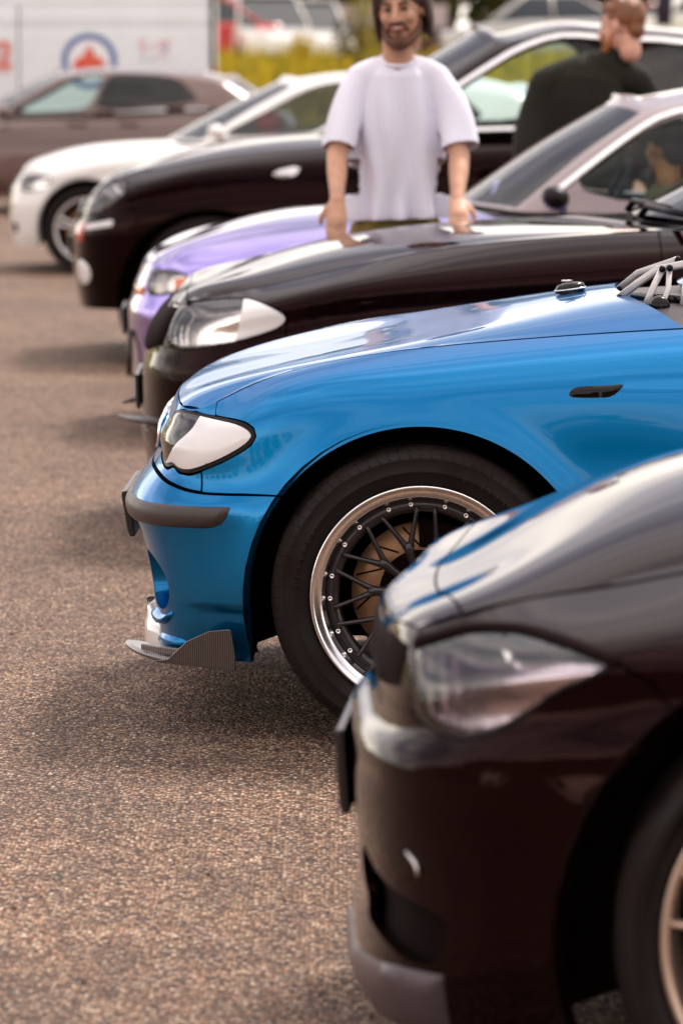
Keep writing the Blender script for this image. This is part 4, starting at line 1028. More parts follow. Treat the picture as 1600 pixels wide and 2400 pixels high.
def build_black():
    sp = SPEC['C']; mt = M['blackpaint']
    root = place_car('parked_car', 'C', -.65, 14.007, 1, 'black saloon directly behind the blue coupe, with a large clear headlight', group=GROUP)
    S, H = body_common(root, sp, mt, xcowl=1.65, door_x=(1.62, 2.65, 3.3))
    hlt = [('y', -.705, .622), ('y', -.675, .660), ('y', -.645, .705), ('y', -.640, .738), (.149, .757), (.21, .769), (.281, .779), (.345, .782), (.40, .768), (.444, .749), (.462, .735), (.468, .72)]
    hlb = [(.468, .72), (.444, .694), (.39, .674), (.333, .656), (.27, .642), (.21, .629), (.15, .618), ('y', -.705, .622)]
    fp = [(.484, .55), (.46, .64), (.468, .72)]
    near, far, T, B = front_end(root, S, sp, mt, hlt, hlb, fp, (.160, .759), .56, 1.62, split=(T_(S, .30), T_(S, .34)), ring=.004, res=.03)
    bowls(near, far, [(.17, -.66, .69), (.25, -.72, .70)], .055)
    xf = lambda y: .146 + .012 * (abs(y) / .7) ** 2
    nose_top(root, S, sp, mt, xf); bonnet(root, S, sp, mt, 1.60, .14, xfront=xf, res=.035)
    kp = pin(S, [('y', -.44, .598), ('y', -.66, .628), ('y', -.610, .742), ('y', -.36, .725)])
    kn = [(.03, kp[0][1]), kp[0], kp[1], kp[2], kp[3], (.03, kp[3][1])]
    panel('kidney_grille', S, kn, 'well', root, res=.03, step=.015, off=.004, puff=.006, pr=.02, depth=.03, gap=0)
    num_plate(root, -.012, .45, tilt=-3)
    for s in (1, -1):
        # front fin and dark intake
        v, f = sweep([(-.075, -s * .25, .372), (-.01, -s * .45, .378), (.06, -s * .62, .385), (.14, -s * .74, .39)], [.004, .03, .05, .03], [.004, .012, .016, .012], n=10); mk('bumper_fin', v, f, 'plastic', root)
    pl = chaikin(pin(S, [('y', -.30, .36), ('y', -.55, .36), ('y', -.70, .35), ('y', -.70, .24), ('y', -.55, .22), ('y', -.30, .22)]), 1)
    panel('lower_intake', S, pl, 'gloss_black', root, res=.03, step=.015, off=.004, puff=.004, pr=.02, depth=.01, gap=0)
    g = dict(wb=(1.60, 1.02), wc=(1.90, .76, 1.00), hc=(2.45, 1.44), hk=(2.58, .57, 1.41),
             side=[(2.08, .79, .995, 2.7, .585, 1.425), (2.65, .81, 1.0, 2.9, .59, 1.44), (3.3, .815, 1.02, 3.25, .585, 1.43), (3.75, .80, 1.03, 3.55, .57, 1.40)],
             rk=(3.7, .55, 1.38), rc=(3.78, 1.41), rbk=(4.15, .70, 1.06), rbc=(4.25, 1.07), win=[])
    GS = green_surf(g); st = GS.st; g['win'] = [(st[3] + .07, st[6] - .35, 'window'), (st[6] - .29, st[7] - .02, 'window_dark')]
    greenhouse(root, g, mt, None); mirror_unit(root, 2.05, .98, 1.06, mt)
    # wipers lying on the scuttle
    for y in (-.35, .15):
        v, f = sweep([(1.60, y, 1.02), (1.62, y - .02, 1.05), (1.66, y - .2, 1.045), (1.70, y - .45, 1.04)], .012, .012); mk('wiper', v, f, 'seal', root)
    wheels_for(root, sp, .34, .245, .24, 'ten', ins=.01)
def T_(S, x): return S.iv([(x, .70)])[0][0]

def trim_path(GS, uv): return [tuple(q) for q in uv]
def build_purple():
    sp = SPEC['D']; mt = M['purple']
    root = place_car('parked_car', 'D', -.889, 17.791, 1.5, 'purple coupe with bright window trim and its driver inside, behind the black saloon', group=GROUP)
    S, H = body_common(root, sp, mt, xcowl=1.45, door_x=(1.45, 2.75, 3.0))
    hlt = [('y', -.645, .570), ('y', -.62, .61), ('y', -.605, .650), ('y', -.60, .668), (.125, .672), (.20, .674), (.25, .660), (.262, .63)]
    hlb = [(.262, .63), (.245, .60), (.20, .582), (.15, .570), ('y', -.645, .570)]
    fp = [(.427, .545), (.33, .56), (.262, .63)]
    near, far, T, B = front_end(root, S, sp, mt, hlt, hlb, fp, (.150, .675), .44, 1.45, split=None, ring=.006, res=.04)
    bowls(near, far, [(.15, -.60, .62)], .05)
    ip = rect(T_(S, .21), .44, T_(S, .255), .52, .012)
    panel('corner_indicator', S, ip, 'amber', root, res=.02, step=.01, off=.006, puff=.004, pr=.01, depth=.01, gap=0)
    pr_ = pin(S, [('y', -.45, .56), ('y', -.60, .565), ('y', -.60, .60), ('y', -.45, .60)])
    panel('grille_badge_light', S, pr_, 'amber', root, res=.02, step=.01, off=.006, puff=.003, pr=.01, depth=.01, gap=0)
    xf = lambda y: .118 + .010 * (abs(y) / .6) ** 2
    nose_top(root, S, sp, mt, xf); bonnet(root, S, sp, mt, 1.36, .13, xfront=xf, res=.04)
    num_plate(root, -.012, .44, tilt=-4)
    # open front frame below the bumper
    for s in (-1, 1):
        fr_ = [(.02, s * .50, .42), (.015, s * .52, .24), (.13, s * .60, .235), (.14, s * .60, .42)]
        v, f = sweep([fr_[0], fr_[1]], .012, .012); a = mk('bumper_strut', v, f, 'plastic', root); v, f = sweep([fr_[1], fr_[2]], .02, .008); mk('bumper_strut', v, f, 'plastic', root); v, f = sweep([fr_[2], fr_[3]], .012, .012); mk('bumper_strut', v, f, 'plastic', root)
    g = dict(wb=(1.36, .925), wc=(1.60, .70, .905), hc=(2.00, 1.335), hk=(2.12, .53, 1.305),
             side=[(1.75, .725, .90, 2.24, .55, 1.325), (2.3, .745, .90, 2.45, .555, 1.345), (2.9, .75, .91, 2.85, .555, 1.34), (3.3, .735, .92, 3.05, .545, 1.32)],
             rk=(3.15, .52, 1.30), rc=(3.22, 1.33), rbk=(3.68, .65, .95), rbc=(3.80, .96), win=[], seats=(2.55, 3.1))
    GS = green_surf(g); st = GS.st; a0, a1 = st[3] + .05, st[7] - .10
    g['win'] = [([(a0, .03), (a1, .03), (a1, .20), (a1 - .12, .372), (st[4] + .10, .372), (a0 + .015, .33)], 'window_clear')]
    greenhouse(root, g, M['taupe_reflection'], None, wscr='window_clear')
    tp = [(a0 - .012, .06), (a0 + .0, .20), (a0 + .015, .335), (a0 + .05, .378), (st[4] + .10, .386), (a1 - .11, .386), (a1 + .0, .23), (a1 + .014, .05)]
    tp = chaikin(tp, 2, False); strip_along('window_trim', GS, tp, .017, .006, 'chrome', root, off=.006)
    mirror_unit(root, 1.72, .90, .965, 'seal', .9)
    steering(root, 1.98, -.34, .93)
    wheels_for(root, sp, .315, .225, .22, 'five', ins=.01)
    return root

def build_suv():
    sp = SPEC['E']; mt = M['navypaint']
    root = place_car('parked_car', 'E', -1.37, 21.961, 1.5, 'tall black sport utility vehicle with silver window trim and sloping roof', group=GROUP, cat='car')
    S, H = body_common(root, sp, mt, xcowl=1.3, door_x=(1.42, 2.50, 3.15))
    hlt = [('y', -.715, .735), ('y', -.68, .79), ('y', -.655, .835), ('y', -.69, .862), (.16, .885), (.22, .903), (.283, .908), (.292, .88)]
    hlb = [(.292, .88), (.287, .858), (.25, .825), (.201, .781), (.15, .752), (.11, .735), ('y', -.715, .735)]
    fp = [(.362, .61), (.34, .72), (.292, .85), (.292, .88)]
    near, far, T, B = front_end(root, S, sp, mt, hlt, hlb, fp, (.283, .908), .50, 1.42, split=None, ring=.006, res=.04)
    bowls(near, far, [(.17, -.72, .80), (.22, -.78, .82)], .06)
    xf = lambda y: .15 + .08 * (abs(y) / .7) ** 2
    nose_top(root, S, sp, mt, xf); bonnet(root, S, sp, mt, 1.22, .16, xfront=xf, res=.045)
    kp = pin(S, [('y', -.10, .66), ('y', -.42, .67), ('y', -.45, .82), ('y', -.10, .83)])
    panel('kidney_grille', S, kp, 'gloss_black', root, res=.03, step=.015, off=.004, puff=.01, pr=.02, depth=.03, gap=0)
    rf = rect(*pin(S, [(.078, .662)])[0], *pin(S, [(.222, .718)])[0], .008)
    panel('bumper_marker', S, rf, 'frost', root, res=.02, step=.01, off=.004, puff=.004, pr=.01, depth=.01, gap=0)
    rr = rect(*pin(S, [('y', -.60, .60)])[0], *pin(S, [('y', -.72, .70)])[0], .008)
    panel('bumper_reflector', S, rr, 'redlens', root, res=.02, step=.01, off=.004, puff=.004, pr=.01, depth=.01, gap=0)
    vt = chaikin(pin(S, [(.997, .954), (1.147, .988), (1.123, .935), (1.039, .921)]), 1)
    panel('wing_vent', S, vt, 'satin', root, res=.02, step=.01, off=.004, puff=.004, pr=.01, depth=.01, gap=0)
    # dark wheel-arch cladding
    num_plate(root, -.012, .56, tilt=-4)
    fg = chaikin(pin(S, [('y', -.66, .52), ('y', -.76, .50), ('y', -.78, .42), ('y', -.70, .38), ('y', -.62, .42)]), 2)
    panel('fog_light', S, fg, 'frost', root, res=.02, step=.01, off=.003, puff=.006, pr=.02, depth=.01, gap=0)
    g = dict(wb=(1.22, 1.13), wc=(1.52, .80, 1.10), hc=(2.02, 1.64), hk=(2.16, .60, 1.585),
             side=[(1.74, .83, 1.125, 2.34, .63, 1.625), (2.4, .865, 1.15, 2.66, .64, 1.635), (3.1, .87, 1.19, 3.15, .63, 1.60), (3.6, .85, 1.22, 3.7, .60, 1.48)],
             rk=(3.95, .57, 1.42), rc=(4.05, 1.45), rbk=(4.40, .68, 1.24), rbc=(4.50, 1.25), win=[], seats=(2.62, 3.4))
    GS = green_surf(g); st = GS.st
    g['win'] = [([(st[3] + .05, .03), (st[5] + .18, .03), (st[5] + .10, .37), (st[4] + .02, .37), (st[3] + .12, .25)], 'window_clear'), ([(st[5] + .26, .03), (st[6] + .25, .03), (st[6] + .2, .365), (st[5] + .18, .37)], 'window_dark'), ([(st[6] + .31, .03), (st[7] - .12, .05), (st[7] - .2, .25), (st[6] + .26, .355)], 'window_dark')]
    greenhouse(root, g, mt, None)
    top = chaikin([(st[3] + .03, .02), (st[3] + .09, .27), (st[4] - .02, .388), (st[5], .388), (st[6], .388), (st[7] - .25, .32), (st[7] - .08, .08)], 2, False)
    strip_along('window_trim', GS, top, .017, .006, 'chrome', root, off=.008)
    bot = [(st[3] + .03, .012)] + [(u, .012) for u in np.linspace(st[4], st[7] - .08, 12)]
    strip_along('belt_trim', GS, bot, .014, .005, 'chrome', root, off=.008)
    mirror_unit(root, 1.62, 1.02, 1.20, mt, 1.2)
    wheels_for(root, sp, .37, .25, .27, 'dark', ins=.02)

def build_small(key, root, mt, style='five', win='window', plate=True, mirror=True):
    sp = SPEC['F']
    S, H = body_common(root, sp, mt, xcowl=1.3, door_x=(1.32, 2.35, 2.85))
    hlt = [('y', -.665, .592), ('y', -.63, .63), ('y', -.60, .66), ('y', -.62, .678), (.17, .688), (.24, .692), (.314, .68), (.325, .65)]
    hlb = [(.325, .65), (.313, .61), (.25, .585), (.19, .570), (.14, .565), ('y', -.665, .592)]
    fp = [(.313, .54), (.33, .60), (.325, .65)]
    near, far, T, B = front_end(root, S, sp, mt, hlt, hlb, fp, (.20, .690), .44, 1.32, split=None, ring=.004, res=.05)
    bowls(near, far, [(.15, -.60, .63), (.22, -.66, .635)], .05)
    xf = lambda y: .14 + .03 * (abs(y) / .6) ** 2
    nose_top(root, S, sp, mt, xf); bonnet(root, S, sp, mt, 1.12, .13, xfront=xf, res=.05)
    kp = pin(S, [('y', -.06, .54), ('y', -.40, .55), ('y', -.38, .655), ('y', -.06, .66)])
    panel('kidney_grille', S, kp, 'gloss_black', root, res=.04, step=.02, off=.003, puff=.008, pr=.02, depth=.02, gap=0)
    fg = chaikin(pin(S, [('y', -.56, .36), ('y', -.66, .35), ('y', -.66, .28), ('y', -.56, .28)]), 2)
    panel('fog_recess', S, fg, 'gloss_black', root, res=.03, step=.015, off=.002, puff=.003, pr=.02, depth=.01, gap=0)
    if plate: num_plate(root, -.010, .42, tilt=-3)
    g = dict(wb=(1.12, .925), wc=(1.40, .71, .915), hc=(1.92, 1.34), hk=(2.04, .54, 1.305),
             side=[(1.56, .74, .93, 2.16, .555, 1.32), (2.2, .77, .96, 2.45, .56, 1.345), (2.85, .775, 1.0, 2.95, .555, 1.335), (3.3, .76, 1.02, 3.4, .54, 1.30)],
             rk=(3.62, .52, 1.26), rc=(3.72, 1.29), rbk=(4.0, .64, 1.0), rbc=(4.10, 1.0), win=[], seats=(2.4, 3.1))
    GS = green_surf(g); st = GS.st
    g['win'] = [([(st[3] + .0, .015), (st[5] + .05, .015), (st[5] + .05, .2), (st[5] + .02, .405), (st[4] + .2, .405), (st[4] + .0, .38), (st[3] + .10, .23)], win), ([(st[5] + .09, .015), (st[7] - .15, .015), (st[7] + .05, .10), (st[7] - .15, .30), (st[6] + .1, .395), (st[5] + .4, .405), (st[5] + .06, .405), (st[5] + .09, .2)], 'window_dark')]
    greenhouse(root, g, mt, None)
    if mirror: mirror_unit(root, 1.48, .92, .99, mt, .95)
    wheels_for(root, sp, .305, .225, .20, style, ins=.012)
    return root
def build_rest():
    r = place_car('parked_car', 'F', -2.368, 30.665, 1.5, 'white hatchback behind the black sport utility vehicle, five-spoke silver wheels', group=GROUP)
    build_small('F', r, M['white'], 'five')
    g = place_car('parked_car', 'G', -4.72, 41.9, 0, 'brown hatchback with tinted rear windows parked in front of the white van')
    build_small('G', g, M['brown'], 'dark', 'window_clear')
    return r, g

# ------------------------------------------------------------------ ground
def ground():
    xs = np.concatenate([[-300, -60], np.linspace(-20, 20, 9), [60, 300]]); ys = np.array([-60, -5, 20, 34, 47.5, 51, 54, 57, 60, 64, 100, 140, 400.]); zs = np.interp(ys, [47.5, 60, 64, 400], [0, 1.15, 1.28, 1.28])
    m = bpy.data.materials.new('asphalt'); m.use_nodes = True; t = m.node_tree; b = t.nodes['Principled BSDF']; N = t.nodes.new; Lk = t.links.new
    tc = N('ShaderNodeTexCoord')
    vo = N('ShaderNodeTexVoronoi'); vo.inputs['Scale'].default_value = 122; vo.inputs['Randomness'].default_value = 1; Lk(tc.outputs['Object'], vo.inputs['Vector'])
    n1 = N('ShaderNodeTexNoise'); n1.inputs['Scale'].default_value = .9; n1.inputs['Detail'].default_value = 8; Lk(tc.outputs['Object'], n1.inputs['Vector'])
    n2 = N('ShaderNodeTexNoise'); n2.inputs['Scale'].default_value = 7; n2.inputs['Detail'].default_value = 5; n2.inputs['Roughness'].default_value = .65; Lk(tc.outputs['Object'], n2.inputs['Vector'])
    sep = N('ShaderNodeSeparateColor'); Lk(vo.outputs['Color'], sep.inputs[0])
    cr = N('ShaderNodeValToRGB'); e = cr.color_ramp.elements; e[0].position = 0; e[0].color = (.09, .042, .026, 1); e[1].position = 1; e[1].color = (.92, .80, .66, 1)
    for p, c in ((.25, (.22, .125, .085, 1)), (.55, (.40, .27, .195, 1)), (.74, (.52, .29, .17, 1)), (.80, (.46, .37, .32, 1)), (.93, (.68, .55, .44, 1))):
        k = e.new(p); k.color = c
    Lk(sep.outputs[0], cr.inputs[0])
    cr2 = N('ShaderNodeValToRGB'); cr2.color_ramp.elements[0].position = .30; cr2.color_ramp.elements[0].color = (1, 1, 1, 1); cr2.color_ramp.elements[1].position = .66; cr2.color_ramp.elements[1].color = (.16, .11, .10, 1)
    Lk(vo.outputs['Distance'], cr2.inputs[0])
    mu = N('ShaderNodeMixRGB'); mu.blend_type = 'MULTIPLY'; mu.inputs[0].default_value = 1; Lk(cr.outputs[0], mu.inputs[1]); Lk(cr2.outputs[0], mu.inputs[2])
    mr = N('ShaderNodeMapRange'); mr.inputs[1].default_value = .3; mr.inputs[2].default_value = .7; mr.inputs[3].default_value = .78; mr.inputs[4].default_value = 1.2; Lk(n1.outputs[0], mr.inputs[0])
    mr3 = N('ShaderNodeMapRange'); mr3.inputs[1].default_value = .32; mr3.inputs[2].default_value = .68; mr3.inputs[3].default_value = .68; mr3.inputs[4].default_value = 1.28; Lk(n2.outputs[0], mr3.inputs[0]); mm = N('ShaderNodeMath'); mm.operation = 'MULTIPLY'; Lk(mr.outputs[0], mm.inputs[0]); Lk(mr3.outputs[0], mm.inputs[1])
    sc = N('ShaderNodeVectorMath'); sc.operation = 'SCALE'; Lk(mu.outputs[0], sc.inputs[0]); Lk(mm.outputs[0], sc.inputs['Scale']); wm = N('ShaderNodeVectorMath'); wm.operation = 'MULTIPLY'; wm.inputs[1].default_value = (1.06, .97, .86); Lk(sc.outputs[0], wm.inputs[0]); Lk(wm.outputs[0], b.inputs['Base Color'])
    b.inputs['Roughness'].default_value = .7; b.inputs['Specular IOR Level'].default_value = .4
    ma = N('ShaderNodeMath'); ma.operation = 'MULTIPLY_ADD'; ma.inputs[1].default_value = -1.0; Lk(vo.outputs['Distance'], ma.inputs[0])
    m2 = N('ShaderNodeMath'); m2.operation = 'MULTIPLY'; m2.inputs[1].default_value = .6; Lk(sep.outputs[1], m2.inputs[0]); Lk(m2.outputs[0], ma.inputs[2])
    bp = N('ShaderNodeBump'); bp.inputs['Strength'].default_value = 1.0; bp.inputs['Distance'].default_value = .010; Lk(ma.outputs[0], bp.inputs['Height']); Lk(bp.outputs[0], b.inputs['Normal'])
    nx = len(xs); v = [(x, y, z) for y, z in zip(ys, zs) for x in xs]; f = [(j * nx + i, j * nx + i + 1, (j + 1) * nx + i + 1, (j + 1) * nx + i) for j in range(len(ys) - 1) for i in range(nx - 1)]
    road = [q for q in f if v[q[2]][1] <= 47.6]; bank = [q for q in f if v[q[0]][1] >= 47.4]
    mk('ground', v, road, m, None, smooth=False, kind='structure')
    gm = mat('grassy_bank', (.20, .17, .02), rough=.9, var=.35, vscale=1.5)
    mk('grass_bank', v, bank, gm, None, smooth=False, kind='structure')
ground()
build_blue(); build_near(); build_black(); build_purple(); build_suv(); build_rest()

# ------------------------------------------------------------------ people
def ell(c, r, rz=0, rx=0, n=14):
    Mx = Matrix.Rotation(rz, 3, 'Z') @ Matrix.Rotation(rx, 3, 'X'); V = []; Fc = []; c = Vector(c)
    for i in range(1, n):
        a = pi * i / n
        for j in range(2 * n): b = pi * j / n; V.append(tuple(c + Mx @ Vector((r[0] * sin(a) * cos(b), r[1] * sin(a) * sin(b), r[2] * cos(a)))))
    m = 2 * n
    for i in range(n - 2):
        for j in range(m): Fc.append((i * m + j, (i + 1) * m + j, (i + 1) * m + (j + 1) % m, i * m + (j + 1) % m))
    V += [tuple(c + Mx @ Vector((0, 0, r[2]))), tuple(c + Mx @ Vector((0, 0, -r[2])))]; t = len(V) - 2
    for j in range(m): Fc += [(t, j, (j + 1) % m), (t + 1, (n - 2) * m + (j + 1) % m, (n - 2) * m + j)]
    return V, Fc
def limb(pts, rad, flat=1.0, up=(0, 1, .01)):
    """closed tapered tube with round ends"""
    P = np.array(pts, float); rad = np.array(rad, float); d0 = P[0] - P[1]; d0 /= np.linalg.norm(d0); d1 = P[-1] - P[-2]; d1 /= np.linalg.norm(d1)
    t = np.linspace(0, len(P) - 1, (len(P) - 1) * 5 + 1); idx = np.arange(len(P)); Q = nat_w(idx, t) @ P if len(P) > 2 else np.stack([np.interp(t, idx, P[:, k]) for k in range(3)], 1); R = np.interp(t, idx, rad)
    pre = [(Q[0] + d0 * R[0] * k, R[0] * sqrt(max(1 - k * k, .0004))) for k in (1, .85, .5)]; post = [(Q[-1] + d1 * R[-1] * k, R[-1] * sqrt(max(1 - k * k, .0004))) for k in (.5, .85, 1)]
    A = [p for p, _ in pre] + list(Q) + [p for p, _ in post]; B = [r for _, r in pre] + list(R) + [r for _, r in post]
    return sweep(A, B, np.array(B) * flat, up=up, n=16)
def fuse(name, gs, mt, parent, vox=.007, sm=6, warp=None):
    v, f = join(*gs); o = mk(name, v, f, mt, parent, smooth=True)
    r = o.modifiers.new('r', 'REMESH'); r.mode = 'VOXEL'; r.voxel_size = vox; r.use_smooth_shade = True
    s = o.modifiers.new('s', 'SMOOTH'); s.factor = .5; s.iterations = sm
    dg = bpy.context.evaluated_depsgraph_get(); me = bpy.data.meshes.new_from_object(o.evaluated_get(dg)); o.modifiers.clear(); old = o.data; o.data = me; bpy.data.meshes.remove(old)
    if warp:
        n = len(me.vertices); c = np.empty(n * 3); me.vertices.foreach_get('co', c); c = c.reshape(-1, 3); nn = np.empty(n * 3); me.vertices.foreach_get('normal', nn); nn = nn.reshape(-1, 3)
        c = warp(c, nn); me.vertices.foreach_set('co', c.ravel()); me.update()
    me.polygons.foreach_set('use_smooth', [True] * len(me.polygons))
    if not me.materials: me.materials.append(M[mt])
    return o
def trim(o, co, no, test):
    import bmesh
    bm = bmesh.new(); bm.from_mesh(o.data); fs = [f for f in bm.faces if test(f.calc_center_median())]
    ge = list({v for f in fs for v in f.verts}) + list({e for f in fs for e in f.edges}) + fs
    bmesh.ops.bisect_plane(bm, geom=ge, plane_co=co, plane_no=no, clear_outer=True); bm.to_mesh(o.data); bm.free()
    so = o.modifiers.get('cloth') or o.modifiers.new('cloth', 'SOLIDIFY'); so.thickness = .004
M['skin'] = mat('skin', (0.56, 0.30, 0.20), rough=0.5, spec=0.35, var=0.12, vscale=25)
M['skin_tan'] = mat('tanned_skin', (0.50, 0.20, 0.085), rough=0.5, spec=0.35, var=0.1, vscale=25)
M['skin_pale'] = mat('ruddy_skin', (0.66, 0.34, 0.25), rough=0.5, spec=0.35, var=0.12, vscale=25)
M['hair_dark'] = mat('dark_brown_hair', (0.042, 0.017, 0.010), rough=0.5, bump=.8, bscale=70, var=.3, vscale=30)
M['hair_ginger'] = mat('ginger_hair', (0.20, 0.068, 0.022), rough=0.5, bump=.8, bscale=70, var=.4, vscale=25)
M['beard_dark'] = mat('brown_beard', (0.12, 0.048, 0.028), rough=0.8, bump=.8, bscale=90, var=.4, vscale=40)
M['beard_ginger'] = mat('ginger_beard', (0.42, 0.13, 0.035), rough=0.7, bump=.8, bscale=90)
M['shirt_white'] = mat('white_cotton', (0.84, 0.81, 0.93), rough=0.9, spec=.2, bump=.2, bscale=500, sheen=.2)
M['khaki'] = mat('khaki_cotton', (0.20, 0.14, 0.035), rough=0.9, bump=.2, bscale=300)
M['jacket'] = mat('dark_green_jacket', (0.014, 0.013, 0.008), rough=0.8, sheen=.05, spec=.2)
M['olive'] = mat('olive_cotton', (0.16, 0.12, 0.07), rough=0.9)
M['black_cloth'] = mat('black_cloth', (0.012, 0.006, 0.008), rough=0.8)
M['jeans'] = mat('dark_jeans', (0.02, 0.022, 0.035), rough=0.9)
M['eye'] = mat('eye', (0.02, 0.01, 0.01), rough=0.1)
M['lip'] = mat('lip', (0.50, 0.17, 0.14), rough=0.4)
M['shoe'] = mat('leather_shoe', (0.03, 0.02, 0.018), rough=0.5)
def hand_prims(w, dirv, side, curl=.3, palm_n=(0, -1, 0)):
    """w wrist, dirv pointing direction; five fingers of unequal length"""
    w = np.array(w, float); d = np.array(dirv, float); d /= np.linalg.norm(d); n = np.array(palm_n, float); n -= d * (n @ d); n /= np.linalg.norm(n); s = np.cross(d, n) * side
    g = [limb([w - d * .02, w + d * .03, w + d * .075], [.026, .034, .036], .55, up=n)]
    for k, (off, ln, r) in enumerate(((-.030, .062, .0075), (-.011, .074, .0085), (.010, .079, .0088), (.030, .072, .0085))):
        b = w + d * .080 + s * off; g.append(limb([b - d * .01, b + d * ln * .45 + n * curl * .012, b + d * ln * .8 + n * curl * .035, b + d * ln + n * curl * .055], [r * 1.1, r, r * .92, r * .8], up=n))
    b = w + d * .025 + s * .030; g.append(limb([b, b + d * .030 + s * .022 + n * .01, b + d * .055 + s * .026 + n * .022], [.013, .011, .009], up=n))
    return g
def head(root, c, yaw, pitch, skin, hair, beard, style):
    """c: centre of the head; built facing -Y, then turned"""
    h = empty('head', c, yaw, root); h.rotation_euler = (pitch, radians(-5), yaw)
    g = [ell((0, .012, .030), (.076, .098, .092)), ell((0, -.022, -.030), (.062, .072, .082)), ell((0, -.058, -.085), (.030, .030, .026)), ell((0, -.078, .036), (.050, .018, .018)),
         limb([(0, -.090, .028), (0, -.104, .0), (0, -.116, -.022)], [.010, .012, .014]), ell((-.013, -.100, -.025), (.009, .010, .007)), ell((.013, -.100, -.025), (.009, .010, .007)),
         ell((-.040, -.070, -.018), (.022, .020, .024)), ell((.040, -.070, -.018), (.022, .020, .024)), ell((0, -.088, -.050), (.026, .014, .012)),
         ell((-.079, .010, -.004), (.010, .018, .031), .3), ell((.079, .010, -.004), (.010, .018, .031), -.3), limb([(0, .03, -.05), (0, .035, -.12)], [.050, .050])]
    f = fuse('face', g, skin, h, .005, 3)
    for s in (-1, 1):
        v, q = ell((s * .031, -.088, .012), (.012, .007, .006)); mk('eye', v, q, 'eye', h)
        v, q = limb([(s * .014, -.100, .032), (s * .032, -.097, .037), (s * .050, -.084, .032)], [.0025, .0035, .002]); mk('eyebrow', v, q, hair, h)
    v, q = limb([(-.030, -.089, -.043), (-.014, -.101, -.053), (.014, -.101, -.053), (.030, -.089, -.043)], [.004, .007, .007, .004]); mo = mk('mouth', v, q, 'lip', h)
    v, q = limb([(-.018, -.100, -.049), (0, -.107, -.052), (.018, -.100, -.049)], [.002, .0035, .002]); mk('teeth', v, q, 'frost', mo)
    rnd = random.Random(5)
    if style == 'long':
        g = [ell((0, .022, .048), (.088, .102, .092)), ell((.015, -.052, .102), (.060, .045, .030), 0, .3)]
        for k in range(70):
            a = rnd.uniform(-.25, pi + .25); x, y = .084 * cos(a), .02 + .092 * sin(a); l = .115 + .03 * rnd.random()
            g.append(limb([(x * .7, y * .7, .095), (x * 1.06, y * 1.04, .04), (x * 1.16, y * 1.06, .04 - l * .6), (x * (1.08 + .12 * rnd.random()), y * 1.0, .03 - l)], [.015, .015, .011, .004]))
        for k in range(8):
            x = -.06 + .017 * k; g.append(limb([(x * .6, -.03, .115), (x, -.078, .095), (x * 1.25, -.094, .060 - abs(x) * .4)], [.016, .014, .006]))
    elif style == 'short':
        g = [ell((0, .024, .044), (.083, .100, .088)), ell((0, -.045, .098), (.055, .040, .026), 0, .3), ell((0, .075, -.02), (.055, .035, .05))]
        for k in range(30):
            a = rnd.uniform(0, 2 * pi); e = rnd.uniform(.3, 1.3); x, y, z = .078 * cos(a) * cos(e), .02 + .095 * sin(a) * cos(e), .045 + .085 * sin(e); g.append(limb([(x, y, z), (x * 1.08, y + (y - .02) * .08 - .01, z + .012)], [.017, .008]))
    else:
        g = [ell((0, .020, .055), (.088, .106, .084)), ell((0, .085, .0), (.060, .035, .06)), limb([(0, -.08, .062), (0, -.15, .055)], [.055, .045], .18, up=(0, 0, 1))]
    fuse('hair' if style != 'cap' else 'cap', g, hair, h, .006, 3)
    if beard:
        g = [limb([(-.068, -.015, -.03), (-.062, -.035, -.068), (-.040, -.068, -.098), (0, -.084, -.112), (.040, -.068, -.098), (.062, -.035, -.068), (.068, -.015, -.03)], [.006, .011, .018, .024, .018, .011, .006]), limb([(-.036, -.088, -.062), (-.022, -.100, -.038), (0, -.106, -.036), (.022, -.100, -.038), (.036, -.088, -.062)], [.008, .008, .008, .008, .008]), limb([(0, -.098, -.070), (0, -.094, -.10)], [.012, .020])]
        fuse('beard', g, beard, h, .005, 2)
    return h
def folds(seed, amp=.006, zs=(0.9, 1.5)):
    rnd = random.Random(seed); K = [(rnd.uniform(6, 24), rnd.uniform(-9, 9), rnd.uniform(0, 6.28), rnd.uniform(.3, 1)) for _ in range(9)]
    def w(c, n):
        a = np.arctan2(c[:, 1], c[:, 0]); d = np.zeros(len(c)); t = np.clip((zs[1] - c[:, 2]) / (zs[1] - zs[0]), 0, 1)
        for k, m, p, q in K: d += q * np.sin(k * .5 * a * (1 + .15 * t) + m * c[:, 2] + p + 1.2 * np.sin(5 * c[:, 2] + p))
        return c + n * (d * amp * (.25 + t))[:, None]
    return w
